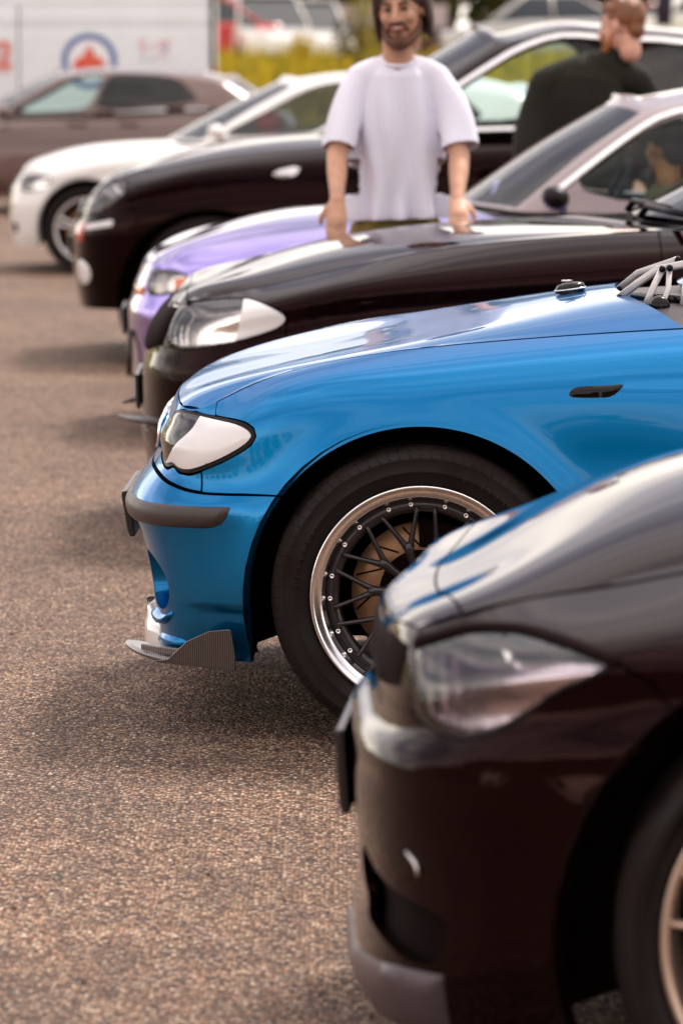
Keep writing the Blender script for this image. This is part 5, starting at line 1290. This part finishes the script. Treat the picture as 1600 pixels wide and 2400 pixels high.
def man_white():
    X, Y = .200, 15.32
    r = empty('person', (X, Y, 0), 0, None, 'smiling bearded man in a loose white T-shirt with his hands on the black bonnet', 'person')
    g = [limb([(0, .0, .90), (0, .0, 1.10), (0, -.03, 1.32)], [.11, .10, .11], .7), limb([(-.12, -.07, 1.42), (.12, -.07, 1.42)], [.045, .045]), limb([(0, -.075, 1.42), (0, -.105, 1.60)], [.060, .054])]
    for s in (-1, 1):
        hx = -.215 if s < 0 else .205; hy = -.40
        sh = (s * .150, -.08, 1.40); el = (s * .216, -.17, 1.175); wr = (hx, hy + .045, 1.025)
        g.append(limb([sh, tuple((np.array(sh) + el) / 2), el], [.034, .034, .038])); g.append(limb([el, tuple((np.array(el) * .6 + np.array(wr) * .4)), wr], [.038, .036, .024]))
        g += hand_prims(wr, (.02 * s, -.62, -.42) if s > 0 else (-.02, -.35, -.75), s, .25, palm_n=(0, .3, -1))
    fuse('body', g, 'skin', r, .0065, 4)
    tg = [limb([(0, .0, .95), (0, 0, .86)], [.138, .138], .75)]
    for s in (-1, 1): tg.append(limb([(s * .085, .0, .88), (s * .10, -.02, .50), (s * .105, .02, .10)], [.095, .072, .062]))
    fuse('trousers', tg, 'khaki', r, .009, 5)
    for s in (-1, 1):
        v, f = limb([(s * .105, .06, .05), (s * .11, -.06, .045), (s * .115, -.15, .035)], [.042, .046, .036], .8); mk('shoe', v, f, 'shoe', r)
    sg = [limb([(.005, -.015, .96), (.004, -.02, 1.08), (0, -.045, 1.28), (0, -.06, 1.40)], [.178, .170, .158, .140], .74, up=(0, 1, .01)), limb([(-.135, -.065, 1.445), (0, -.068, 1.475), (.135, -.065, 1.445)], [.056, .064, .056], 1)]
    for s in (-1, 1): sg.append(limb([(s * .135, -.065, 1.435), (s * .185, -.10, 1.34), (s * .218, -.155, 1.20)], [.060, .062, .066]))
    o = fuse('shirt', sg, 'shirt_white', r, .0065, 3, folds(3, .0095, (.95, 1.44)))
    trim(o, (0, 0, .948), (0.04, 0, -1), lambda c: c.z < 1.05 and abs(c.x) < .21 and c.y > -.17)
    for s in (-1, 1): trim(o, (s * .216, -.15, 1.205), (s * .18, -.35, -.92), lambda c, s=s: c.x * s > .145 and c.z < 1.30 and c.z > 1.04)
    v, f = sweep([(.066 * cos(t), -.085 + .060 * sin(t), 1.512 - .024 * (-sin(t)) * .9) for t in np.linspace(0, 2 * pi, 40)], .007, .008, n=8); mk('shirt_collar', v, f, 'shirt_white', r)
    head(r, (.012, -.125, 1.690), radians(-14), radians(8), 'skin', 'hair_dark', 'beard_dark', 'long')
def man_dark():
    X, Y = 1.13, 19.75
    r = empty('person', (X, Y, 0), 0, None, 'ginger bearded man in a dark jacket, turned away beside the black sport utility vehicle', 'person')
    g = [limb([(0, 0, .9), (.02, -.02, 1.15), (.04, -.02, 1.36)], [.12, .12, .13], .75), limb([(.10, -.02, 1.40), (.15, -.03, 1.56)], [.055, .048])]
    for s in (-1, 1): g += hand_prims((s * .25 - .02, -.18, .92), (0, -.5, -.8), s)
    fuse('body', g, 'skin_pale', r, .008, 4)
    tg = [limb([(0, 0, .95), (0, 0, .88)], [.15, .15], .75)]
    for s in (-1, 1): tg.append(limb([(s * .085, 0, .88), (s * .10, -.02, .5), (s * .105, .02, .10)], [.09, .07, .055]))
    fuse('trousers', tg, 'jeans', r, .01, 5)
    for s in (-1, 1):
        v, f = limb([(s * .105, .06, .05), (s * .11, -.06, .045), (s * .115, -.15, .035)], [.042, .046, .036], .8); mk('shoe', v, f, 'shoe', r)
    jg = [limb([(-.02, 0, .90), (-.03, -.01, 1.12), (-.01, -.02, 1.33)], [.20, .21, .20], .75), limb([(-.17, -.03, 1.40), (.05, -.02, 1.455), (.22, -.02, 1.40)], [.085, .09, .085]), limb([(.09, -.02, 1.46), (.145, -.025, 1.585)], [.080, .062])]
    jg += [limb([(-.19, -.03, 1.39), (-.25, -.05, 1.15), (-.22, -.20, .97)], [.085, .075, .055]), limb([(.22, -.02, 1.40), (.31, 0, 1.18), (.27, -.15, .97)], [.085, .075, .055])]
    fuse('jacket', jg, 'jacket', r, .009, 6, folds(8, .012))
    head(r, (.155, -.055, 1.655), radians(-125), radians(8), 'skin_pale', 'hair_ginger', 'beard_ginger', 'short')
def driver():
    r = empty('person', (1.36, 17.44, 0), 0, None, 'driver in a black cap and olive shirt, seated in the purple coupe', 'person')
    g = [limb([(.06, 0, .62), (.05, 0, .92)], [.11, .10]), limb([(-.02, .0, .93), (-.03, 0, 1.06)], [.056, .052])]
    for s in (-1, 1): g.append(limb([(-.02, s * .16, .90), (-.24, s * .20, .78), (-.40, s * .15, .90)], [.044, .036, .028])); g += hand_prims((-.40, s * .15, .90), (-.6, 0, .4), s, .8)
    fuse('body', g, 'skin_tan', r, .008, 4)
    jg = [limb([(.08, 0, .55), (.05, 0, .75), (.0, 0, .88)], [.16, .16, .15], 1.1), limb([(-.01, -.15, .90), (-.01, .15, .90)], [.075, .075])]
    for s in (-1, 1): jg.append(limb([(-.02, s * .16, .90), (-.20, s * .20, .815)], [.065, .055]))
    fuse('shirt', jg, 'olive', r, .009, 5, folds(4, .003))
    for s in (-1, 1):
        v, f = limb([(.05, s * .09, .52), (-.35, s * .11, .56), (-.50, s * .11, .30)], [.085, .065, .05]); mk('trouser_leg', v, f, 'jeans', r)
    head(r, (-.035, .0, 1.145), radians(-160), 0, 'skin_tan', 'black_cloth', None, 'cap')
man_white(); man_dark(); driver()

# ------------------------------------------------------------------ van, far cars, building, plants
def van():
    r = empty('parked_van', (-1.40, 46.6, 0), 0, None, 'tall white panel van with a round blue and red emblem on its side', 'van')
    M['van_white'] = mat('van_white_paint', (0.78, 0.81, 0.84), rough=0.35, coat=.3, var=.04, vscale=2)
    Lh = 5.6; W = 2.0; Hh = 2.55
    # profile across (y, z) with ribs
    prof = [(0, .35), (-.0, .9), (.012, .95), (.012, 1.0), (0, 1.05), (0, 1.76), (.014, 1.79), (.014, 1.83), (.0, 1.86), (.006, 1.99), (.02, 2.02), (.02, 2.05), (.008, 2.08), (.03, 2.35), (.10, 2.48), (.25, Hh), (1.0, Hh + .03)]
    full = prof + [(W - y, z) for y, z in prof[:-1][::-1]]; xs = [-Lh, -Lh + .02, -2.22, -2.20, -.03, -.0]; v = []; f = []; m = len(full)
    for x in xs:
        k = .96 if x in (xs[0], xs[-1]) else 1
        for y, z in full: v.append((x, 1 + (y - 1) * k, z))
    for i in range(len(xs) - 1):
        for j in range(m - 1): f.append((i * m + j, i * m + m + j, i * m + m + j + 1, i * m + j + 1))
        f.append((i * m + m - 1, i * m + 2 * m - 1, i * m + m, i * m))
    f += [tuple(range(m)), tuple((len(xs) - 1) * m + j for j in range(m))[::-1]]
    bevel(mk('van_body', v, f, 'van_white', r, smooth=False), .01)
    b = mk('panel_seam', *join(box((-2.10, -.002, 1.2), (.012, .006, 1.7)), ), 'seal', r); b = mk('panel_seam', *box((-3.5, -.002, 1.2), (.012, .006, 1.7)), 'seal', r)
    mk('rear_door_seal', *box((.005, .03, 1.45), (.035, .10, 2.0)), 'seal', r)
    mk('tail_lamp', *box((.012, .06, 1.15), (.05, .12, .5)), 'redlens', r)
    mk('side_moulding', *box((-2.8, -.012, .62), (5.2, .02, .12)), 'plastic', r)
    # emblem: ring, skyline in red, flat print
    M['print_blue'] = mat('printed_blue', (0.045, 0.13, 0.36), rough=.5); M['print_red'] = mat('printed_red', (0.72, 0.10, 0.045), rough=.5); M['print_white'] = mat('printed_white', (0.85, 0.84, 0.86), rough=.5); M['print_pink'] = mat('printed_pink', (0.72, 0.42, 0.45), rough=.5); M['print_pale'] = mat('printed_pale_blue', (0.42, 0.46, 0.62), rough=.5)
    cx, cz, R = -1.335, 1.445, .300
    def disc(name, r0, r1, mt, yy, n=72):
        v = []; f = []
        for i in range(n): a = 2 * pi * i / n; v += [(cx + r0 * cos(a), yy, cz + r0 * sin(a)), (cx + r1 * cos(a), yy, cz + r1 * sin(a))]
        for i in range(n): f.append((2 * i, 2 * ((i + 1) % n), 2 * ((i + 1) % n) + 1, 2 * i + 1))
        return mk(name, v, f, mt, r, smooth=False)
    disc('emblem_disc', .0, R - .055, 'print_white', -.004); disc('emblem_ring', R - .065, R, 'print_blue', -.006)
    # tiny tick marks where the ring carries lettering too small to read
    g = []
    for i in range(48):
        a = 2 * pi * i / 48; rr = R - .032; c = (cx + rr * cos(a), -.0085, cz + rr * sin(a)); v, f = box((0, 0, 0), (.010, .001, .020)); ca, sa = cos(a - pi / 2), sin(a - pi / 2)
        g.append(([(c[0] + p[0] * ca - p[2] * sa, c[1] + p[1], c[2] + p[0] * sa + p[2] * ca) for p in v], f))
    mk('emblem_ring_marks', *join(*g), 'print_pale', r, smooth=False, kind='stuff')
    pts = [(-.17, -.10), (-.17, .0), (-.12, .02), (-.12, .05), (-.05, .05), (-.05, .12), (-.02, .13), (0, .175), (.02, .13), (.05, .12), (.05, .05), (.12, .05), (.12, .02), (.17, .0), (.17, -.10)]
    mk('emblem_skyline', [(cx + a, -.007, cz + b) for a, b in pts], [tuple(range(len(pts)))[::-1]], 'print_red', r, smooth=False)
    # small square coat print to the right
    rnd = random.Random(2)
    for mt, k in (('print_pink', 0), ('print_pale', 1), ('print_white', 2)):
        g = []
        for i in range(7):
            for j in range(5):
                if rnd.random() < .42: g.append(box((-.755 + i * .050, -.004 - k * .001, 1.46 + j * .045), (.044, .001, .038)))
        g += [box((-.76, -.004, 1.65), (.06, .001, .05)), box((-.46, -.004, 1.65), (.06, .001, .05))] if k == 0 else []
        mk('crest_print', *join(*g), mt, r, smooth=False, kind='stuff')
    # red number at the left
    for txt, x, z, s, nm in (('2', -2.36, 1.37, .42, 'number_print'),):
        c = bpy.data.curves.new(nm, 'FONT'); c.body = txt; c.size = s; c.extrude = .001; t = bpy.data.objects.new(nm, c); COL.objects.link(t)
        t.rotation_euler = (pi / 2, 0, 0); t.location = (x, -.006, z); dg = bpy.context.evaluated_depsgraph_get(); me = bpy.data.meshes.new_from_object(t.evaluated_get(dg)); bpy.data.objects.remove(t)
        o = bpy.data.objects.new(nm, me); COL.objects.link(o); o.parent = r; o.rotation_euler = (pi / 2, 0, 0); o.location = (x, -.006, z); me.materials.clear(); me.materials.append(M['print_red'])
    mk('print_field', *box((-2.42, -.003, 1.48), (.46, .001, .34)), mat('printed_pale_pink', (0.66, 0.48, 0.50), rough=.5), r, smooth=False)
    w = wheel(r, -.95, -.0 + .02, -1, .34, .22, .2, 'dark')
    for x, y in ((-4.5, .02), (-.95, 1.98), (-4.5, 1.98)):
        c = copy_tree(w, r, (x, y, .34)); c.rotation_euler = (0, 0, pi if y > 1 else 0)
    mk('windscreen', *box((-Lh - .01, 1, 1.75), (.02, 1.6, .75)), 'window_dark', r)

def simple_car(name, label, X, Y, mt, W=1.75, Lc=4.2, Hc=1.45, yaw=0, z0=0, group=None, cat='car'):
    """far away car: body, cabin, glass, wheels"""
    r = empty(name, (X, Y, z0), yaw, None, label, cat, group)
    pr = [(0, .25), (-.02, .55), (.10, .72), (1.15, .90), (1.85, .95 * 1), (3.3, .98), (Lc - .10, .92), (Lc, .60), (Lc - .03, .25)]
    v = []; m = len(pr); f = []
    for q, k in ((-1, .90), (-.93, 1.0), (.93, 1.0), (1, .90)):
        for x, z in pr: v.append((Lc / 2 + (x - Lc / 2) * (k if abs(q) == 1 else 1), q * W / 2, .25 + (z - .25) * (k if abs(q) == 1 else 1)))
    for i in range(3):
        for j in range(m): f.append((i * m + j, i * m + (j + 1) % m, (i + 1) * m + (j + 1) % m, (i + 1) * m + j))
    f += [tuple(range(m))[::-1], tuple(3 * m + j for j in range(m))]
    bevel(mk('car_body', v, f, mt, r, smooth=False), .05, 3)
    g0 = [(1.05, .90), (1.75, Hc - .04), (2.9, Hc), (3.75, .96)]; v = []
    for q, k in ((-1, 0), (1, 0)):
        for x, z in g0: v.append((x, q * (W / 2 - .06 - .18 * (z > 1.1)), z))
    bevel(mk('cabin', v, [(0, 1, 2, 3), (7, 6, 5, 4), (0, 4, 5, 1), (1, 5, 6, 2), (2, 6, 7, 3)], 'window_solid', r, smooth=False), .03, 2)
    v, f = box((2.30, 0, Hc + .0), (1.25, W - .46, .05)); bevel(mk('roof', v, f, mt, r), .02)
    for s in (-1, 1):
        for a, b in (((1.08, .9), (1.78, Hc)), ((2.35, .95), (2.30, Hc)), ((3.72, .96), (2.88, Hc))):
            v, f = sweep([(a[0], s * (W / 2 - .05), a[1]), (b[0], s * (W / 2 - .22), b[1])], .03, .03); mk('pillar', v, f, mt, r)
        v, f = box((.06, s * (W / 2 - .32), .66), (.08, .34, .13)); bevel(mk('headlight', v, f, 'frost', r), .02)
        v, f = box((Lc - .03, s * (W / 2 - .25), .78), (.06, .3, .13)); bevel(mk('tail_light', v, f, 'redlens', r), .02)
        for x in (.78, Lc - .85):
            v, f = lathe([(0, -.02), (.20, -.02), (.215, 0), (.31, 0), (.32, .02), (.32, .18), (0, .18)], 28); o = mk('wheel', v, f, 'rubber', r); o.location = (x, s * (W / 2 - .0), .32); o.rotation_euler = (0, 0, 0 if s < 0 else pi)
    return r
M['window_solid'] = mat('dark_car_glass', (0.02, 0.025, 0.03), rough=.05, coat=1)
def building():
    r = empty('low_building', (-5.5, 112, 1.28), 0, None, 'low beige building with a brown overhanging roof behind the van', 'building')
    M['stucco'] = mat('beige_render', (0.44, 0.33, 0.25), rough=.9, var=.08, vscale=1); M['brown_roof'] = mat('brown_roof', (0.10, 0.05, 0.035), rough=.8)
    v, f = box((-1.6, 4, 1.2), (6.4, 8, 3.6)); mk('wall', v, f, 'stucco', r, smooth=False)
    v, f = box((-1.4, 3.8, 3.1), (8.2, 9.4, .35)); mk('roof', v, f, 'brown_roof', r, smooth=False)
    for x in (-3.6, -2.0): v, f = box((x, -.03, 1.3), (.9, .08, 1.0)); o = mk('window', v, f, 'window_solid', r, smooth=False); v, f = box((x, -.08, 1.3), (.05, .05, 1.0)); mk('window_frame', v, f, 'stucco', o, smooth=False)
    # long shed with pale fascia
    s = empty('long_shed', (2.0, 118, 1.28), 0, None, 'long open shed with a pale fascia and dark beam behind the far cars', 'building')
    M['fascia'] = mat('pale_lilac_fascia', (0.46, 0.38, 0.42), rough=.6); M['dark_red'] = mat('dark_red_beam', (0.07, 0.022, 0.018), rough=.7)
    v, f = box((-2.3, 0, 1.25), (6.4, .3, .62)); mk('fascia', v, f, 'fascia', s, smooth=False)
    v, f = box((-2.3, -.05, .86), (6.6, .5, .16)); mk('beam', v, f, 'dark_red', s, smooth=False)
    for x in (-5.2, -3.4, -1.6, .2): v, f = box((x, 0, .2), (.16, .16, 1.3)); mk('post', v, f, 'dark_red', s, smooth=False)
    v, f = box((-2.3, 3, .4), (6.4, .2, 1.7)); mk('back_wall', v, f, 'brown_roof', s, smooth=False)
    for x in (-3.9, -2.6, -.9): v, f = box((x, -.22, 1.25), (.10, .10, .62)); mk('fascia_strut', v, f, 'dark_red', s, smooth=False)
M['leaf_dark'] = mat('dark_leaves', (0.030, 0.040, 0.008), rough=.7, var=.4, vscale=2)
M['leaf_yellow'] = mat('yellow_green_leaves', (0.30, 0.24, 0.018), rough=.7, var=.3, vscale=2)
M['leaf_olive'] = mat('olive_leaves', (0.11, 0.095, 0.014), rough=.7, var=.4, vscale=2)
M['bark'] = mat('bark', (0.08, 0.05, 0.035), rough=.9)
def leaf_cloud(cs, rs, n, size, seed, flat=1):
    rg = np.random.default_rng(seed); V = []; Fc = []
    k = rg.integers(0, len(cs), n); d = rg.normal(size=(n, 3)); d /= np.linalg.norm(d, axis=1)[:, None]; rad = rg.uniform(.55, 1.0, n)[:, None]
    C = np.array(cs)[k] + d * rad * np.array(rs)[k][:, None]; a = rg.normal(size=(n, 3)); a /= np.linalg.norm(a, axis=1)[:, None]; b = np.cross(a, rg.normal(size=(n, 3))); b /= np.linalg.norm(b, axis=1)[:, None]; s = size * rg.uniform(.6, 1.4, (n, 1))
    P = np.stack([C - a * s, C + b * s * .5, C + a * s, C - b * s * .5], 1).reshape(-1, 3)
    return P, [(4 * i, 4 * i + 1, 4 * i + 2, 4 * i + 3) for i in range(n)]
def tree(X, Y, z0, h, w, label, mats, seed, n=2600, group='trees along the far edge of the lot'):
    r = empty('leafy_tree', (X, Y, z0), 0, None, label, 'tree', group); rnd = random.Random(seed)
    g = [sweep([(0, 0, -.1), (.05, 0, h * .3), (.0, .05, h * .6)], [.14, .11, .06], [.14, .11, .06])]
    cs = []; rs = []
    for k in range(11):
        a = rnd.uniform(0, 6.28); q = rnd.uniform(.2, 1) * w * .36; z = rnd.uniform(.30, .90) * h; c = (q * cos(a), q * sin(a), z); cs.append(c); rs.append(w * rnd.uniform(.17, .30)); g.append(sweep([(0, 0, h * .32), (c[0] * .6, c[1] * .6, z - .2), c], [.05, .035, .02], [.05, .035, .02], n=6))
    mk('trunk', *join(*g), 'bark', r)
    for i, m_ in enumerate(mats): v, f = leaf_cloud(cs, rs, n // len(mats), .17, seed * 7 + i); mk('crown', v, f, m_, r, smooth=False)
def grass():
    rg = np.random.default_rng(4); M['grass_y'] = mat('yellow_flowering_grass', (0.50, 0.36, 0.008), rough=.9, var=.25, vscale=1.2); M['grass_g'] = mat('green_grass', (0.17, 0.17, 0.012), rough=.9, var=.3, vscale=1.2)
    for nm, mt, n, hh in (('flowering_grass', 'grass_y', 16000, .34), ('green_grass', 'grass_g', 9000, .26)):
        x = rg.uniform(-9, 14, n); y = 48.5 + 18 * rg.random(n) ** 1.3; z = np.interp(y, [47.5, 60, 64, 400], [0, 1.15, 1.28, 1.28]); a = rg.uniform(0, pi, n); w = rg.uniform(.02, .05, n); h = hh * rg.uniform(.5, 1.3, n); dx = rg.normal(0, .06, n); dy = rg.normal(0, .06, n)
        P = np.stack([np.stack([x - w * np.cos(a), y - w * np.sin(a), z - .02], 1), np.stack([x + w * np.cos(a), y + w * np.sin(a), z - .02], 1), np.stack([x + dx, y + dy, z + h], 1)], 1).reshape(-1, 3)
        o = mk(nm, P, [(3 * i, 3 * i + 1, 3 * i + 2) for i in range(n)], mt, None, smooth=False, kind='stuff'); o['label'] = 'tall yellow flowering grass on the bank' if 'flow' in nm else 'green grass between the yellow flowers on the bank'; 
def weeds():
    for i, (X, Y, h, m_) in enumerate(((.28, 62, 1.35, 'leaf_yellow'), (.55, 63.5, 1.1, 'leaf_yellow'), (-.62, 62.5, .55, 'grass_y'), (.05, 61, .75, 'leaf_olive'), (1.0, 64, .9, 'leaf_yellow'))):
        lab = ('tall yellowish weed left of the man in white', 'yellow green shrub behind the head of the man in white', 'small flowering weed on the bank near the van', 'short olive weed beside the tall yellowish one', 'yellow green weed right of the smiling man')[i]
        r = empty('tall_weed', (X, Y, 1.22), 0, None, lab, 'plant', 'weeds on the bank'); rnd = random.Random(i)
        for k in range(7): v, f = sweep([(0, 0, -.05), (rnd.uniform(-.08, .08), 0, h * .5), (rnd.uniform(-.2, .2), rnd.uniform(-.1, .1), h * rnd.uniform(.7, 1))], [.012, .009, .004], [.012, .009, .004], n=5); mk('stem', v, f, 'leaf_olive', r)
        cs = [(rnd.uniform(-.15, .15), rnd.uniform(-.1, .1), h * q) for q in (.25, .45, .65, .85)]; v, f = leaf_cloud(cs, [.18] * 4, 420, .035, i + 50); mk('leaves', v, f, m_, r, smooth=False)
van(); building(); grass(); weeds()
simple_car('far_car', 'red and white car beyond the bank, just right of the white van', -5.05, 99, M['red'], yaw=-.35, z0=1.25)
FG = 'cars parked beyond the grassy bank'
def fx_(u, Y): return (u - 784) / 9800 * Y
simple_car('far_car', 'pale white car beyond the bank, left one of the two facing the row', fx_(655, 96), 96, M['white'], yaw=pi / 2 + .25, z0=1.22, group=FG, Lc=4.0, Hc=1.6)
simple_car('far_car', 'pale white car beyond the bank, right one of the two facing the row', fx_(735, 97), 97, M['white'], yaw=pi / 2 + .2, z0=1.18, group=FG, Lc=4.0, Hc=1.55)
simple_car('far_car', 'silver car beyond the bank, right of the smiling man', fx_(1010, 92), 92, M['silver'], yaw=.05, z0=1.28, group=FG, Lc=4.3)
simple_car('far_car', 'red car beyond the bank, above the roof of the black sport utility vehicle', fx_(1215, 94), 94, M['red'], yaw=.1, z0=1.16, group=FG, Lc=4.0, Hc=1.4)
simple_car('far_car', 'white estate car beyond the bank, at the right edge behind the ginger man', fx_(1395, 84), 84, M['white'], yaw=.1, z0=1.40, group=FG, Lc=4.4, Hc=1.75)
def pillar_sign():
    r = empty('banner_flag', (fx_(1515, 80), 80, 1.28), 0, None, 'dark purple banner flag on a pole at the top right', 'flag')
    M['banner'] = mat('dark_purple_banner', (0.03, 0.02, 0.06), rough=.8)
    v, f = sweep([(0, 0, -.1), (0, 0, 2.9)], .02, .02); mk('pole', v, f, 'satin', r)
    v, f = sweep([(.02, 0, .75), (.06, .02, 1.5), (.03, 0, 2.3), (.08, 0, 2.85)], [.16, .17, .16, .12], .006, up=(0, 1, 0)); mk('banner', v, f, 'banner', r)
pillar_sign()
tr = [(560, 122, 'dark green tree right of the beige building', ['leaf_dark', 'leaf_olive', 'leaf_yellow']), (700, 128, 'yellow green tree behind the long shed', ['leaf_olive', 'leaf_yellow', 'leaf_dark']), (850, 125, 'olive tree behind the head of the man in white', ['leaf_dark', 'leaf_olive']),
      (1010, 124, 'dark tree with yellow blossom right of the smiling man', ['leaf_dark', 'leaf_yellow', 'leaf_dark']), (1130, 126, 'dark green tree above the silver car', ['leaf_dark', 'leaf_olive']), (1260, 123, 'dark tree with yellow tints above the red car', ['leaf_dark', 'leaf_yellow', 'leaf_dark']), (1390, 127, 'dark green tree behind the ginger man', ['leaf_dark', 'leaf_olive']), (1530, 124, 'pale green tree at the top right corner', ['leaf_olive', 'leaf_dark'])]
for i, (u, Y, lab, ms) in enumerate(tr): tree(fx_(u, Y), Y, 1.28, 5.5 + (i % 3) * .6, 3.6, lab, ms, i + 1, group=None)
def wood():
    g = []; vs = []
    for k, (x0, y0, x1, y1, n) in enumerate(((-60, 150, 60, 150, 26), (-70, -50, 70, -55, 24), (-75, -40, -80, 150, 30), (80, -40, 85, 150, 30))):
        rnd = random.Random(k + 20)
        for i in range(n):
            t = i / (n - 1); cs = [(x0 + (x1 - x0) * t + rnd.uniform(-1, 1), y0 + (y1 - y0) * t + rnd.uniform(-1, 1), rnd.uniform(1.5, 5.5)) for _ in range(5)]; g.append(leaf_cloud(cs, [rnd.uniform(1.6, 2.6) for _ in cs], 260, .55, 100 * k + i))
    o = mk('far_wood', *join(*g), 'leaf_dark', None, smooth=False, kind='stuff'); o['label'] = 'band of far-off trees all round the parking lot'
wood()

def chips():
    rg = np.random.default_rng(9); n = 5200; x = rg.uniform(-1.6, 1.3, n); y = 5.2 + 7 * rg.random(n) ** 1.2; V = []; Fc = []
    base = np.array([(1, 0, 0), (0, 1, 0), (-1, 0, 0), (0, -1, 0), (0, 0, 1), (0, 0, -.6)])
    Fb = np.array([(0, 1, 4), (1, 2, 4), (2, 3, 4), (3, 0, 4), (1, 0, 5), (2, 1, 5), (3, 2, 5), (0, 3, 5)])
    s = rg.uniform(.0012, .0042, n) * (1 + 1.2 * (rg.random(n) < .04)); a = rg.uniform(0, pi, n)
    P = base[None] * rg.uniform(.6, 1.3, (n, 6, 1)); c, d = np.cos(a)[:, None], np.sin(a)[:, None]
    Q = np.stack([P[..., 0] * c - P[..., 1] * d, P[..., 0] * d + P[..., 1] * c, P[..., 2] * .7], 2) * s[:, None, None] + np.stack([x, y, s * .25], 1)[:, None]
    F_ = (Fb[None] + (np.arange(n) * 6)[:, None, None])
    third = n // 3
    for k, (nm, col) in enumerate((('pale', (.62, .50, .40)), ('grey', (.34, .27, .24)), ('dark', (.10, .06, .045)))):
        sl = slice(k * third, (k + 1) * third); o = mk('loose_chippings', Q[sl].reshape(-1, 3), (F_[sl] - k * third * 6).reshape(-1, 3), mat(nm + '_stone', col, rough=.7), None, smooth=False, kind='stuff'); o['label'] = nm + ' loose stone chippings scattered on the asphalt'
chips()
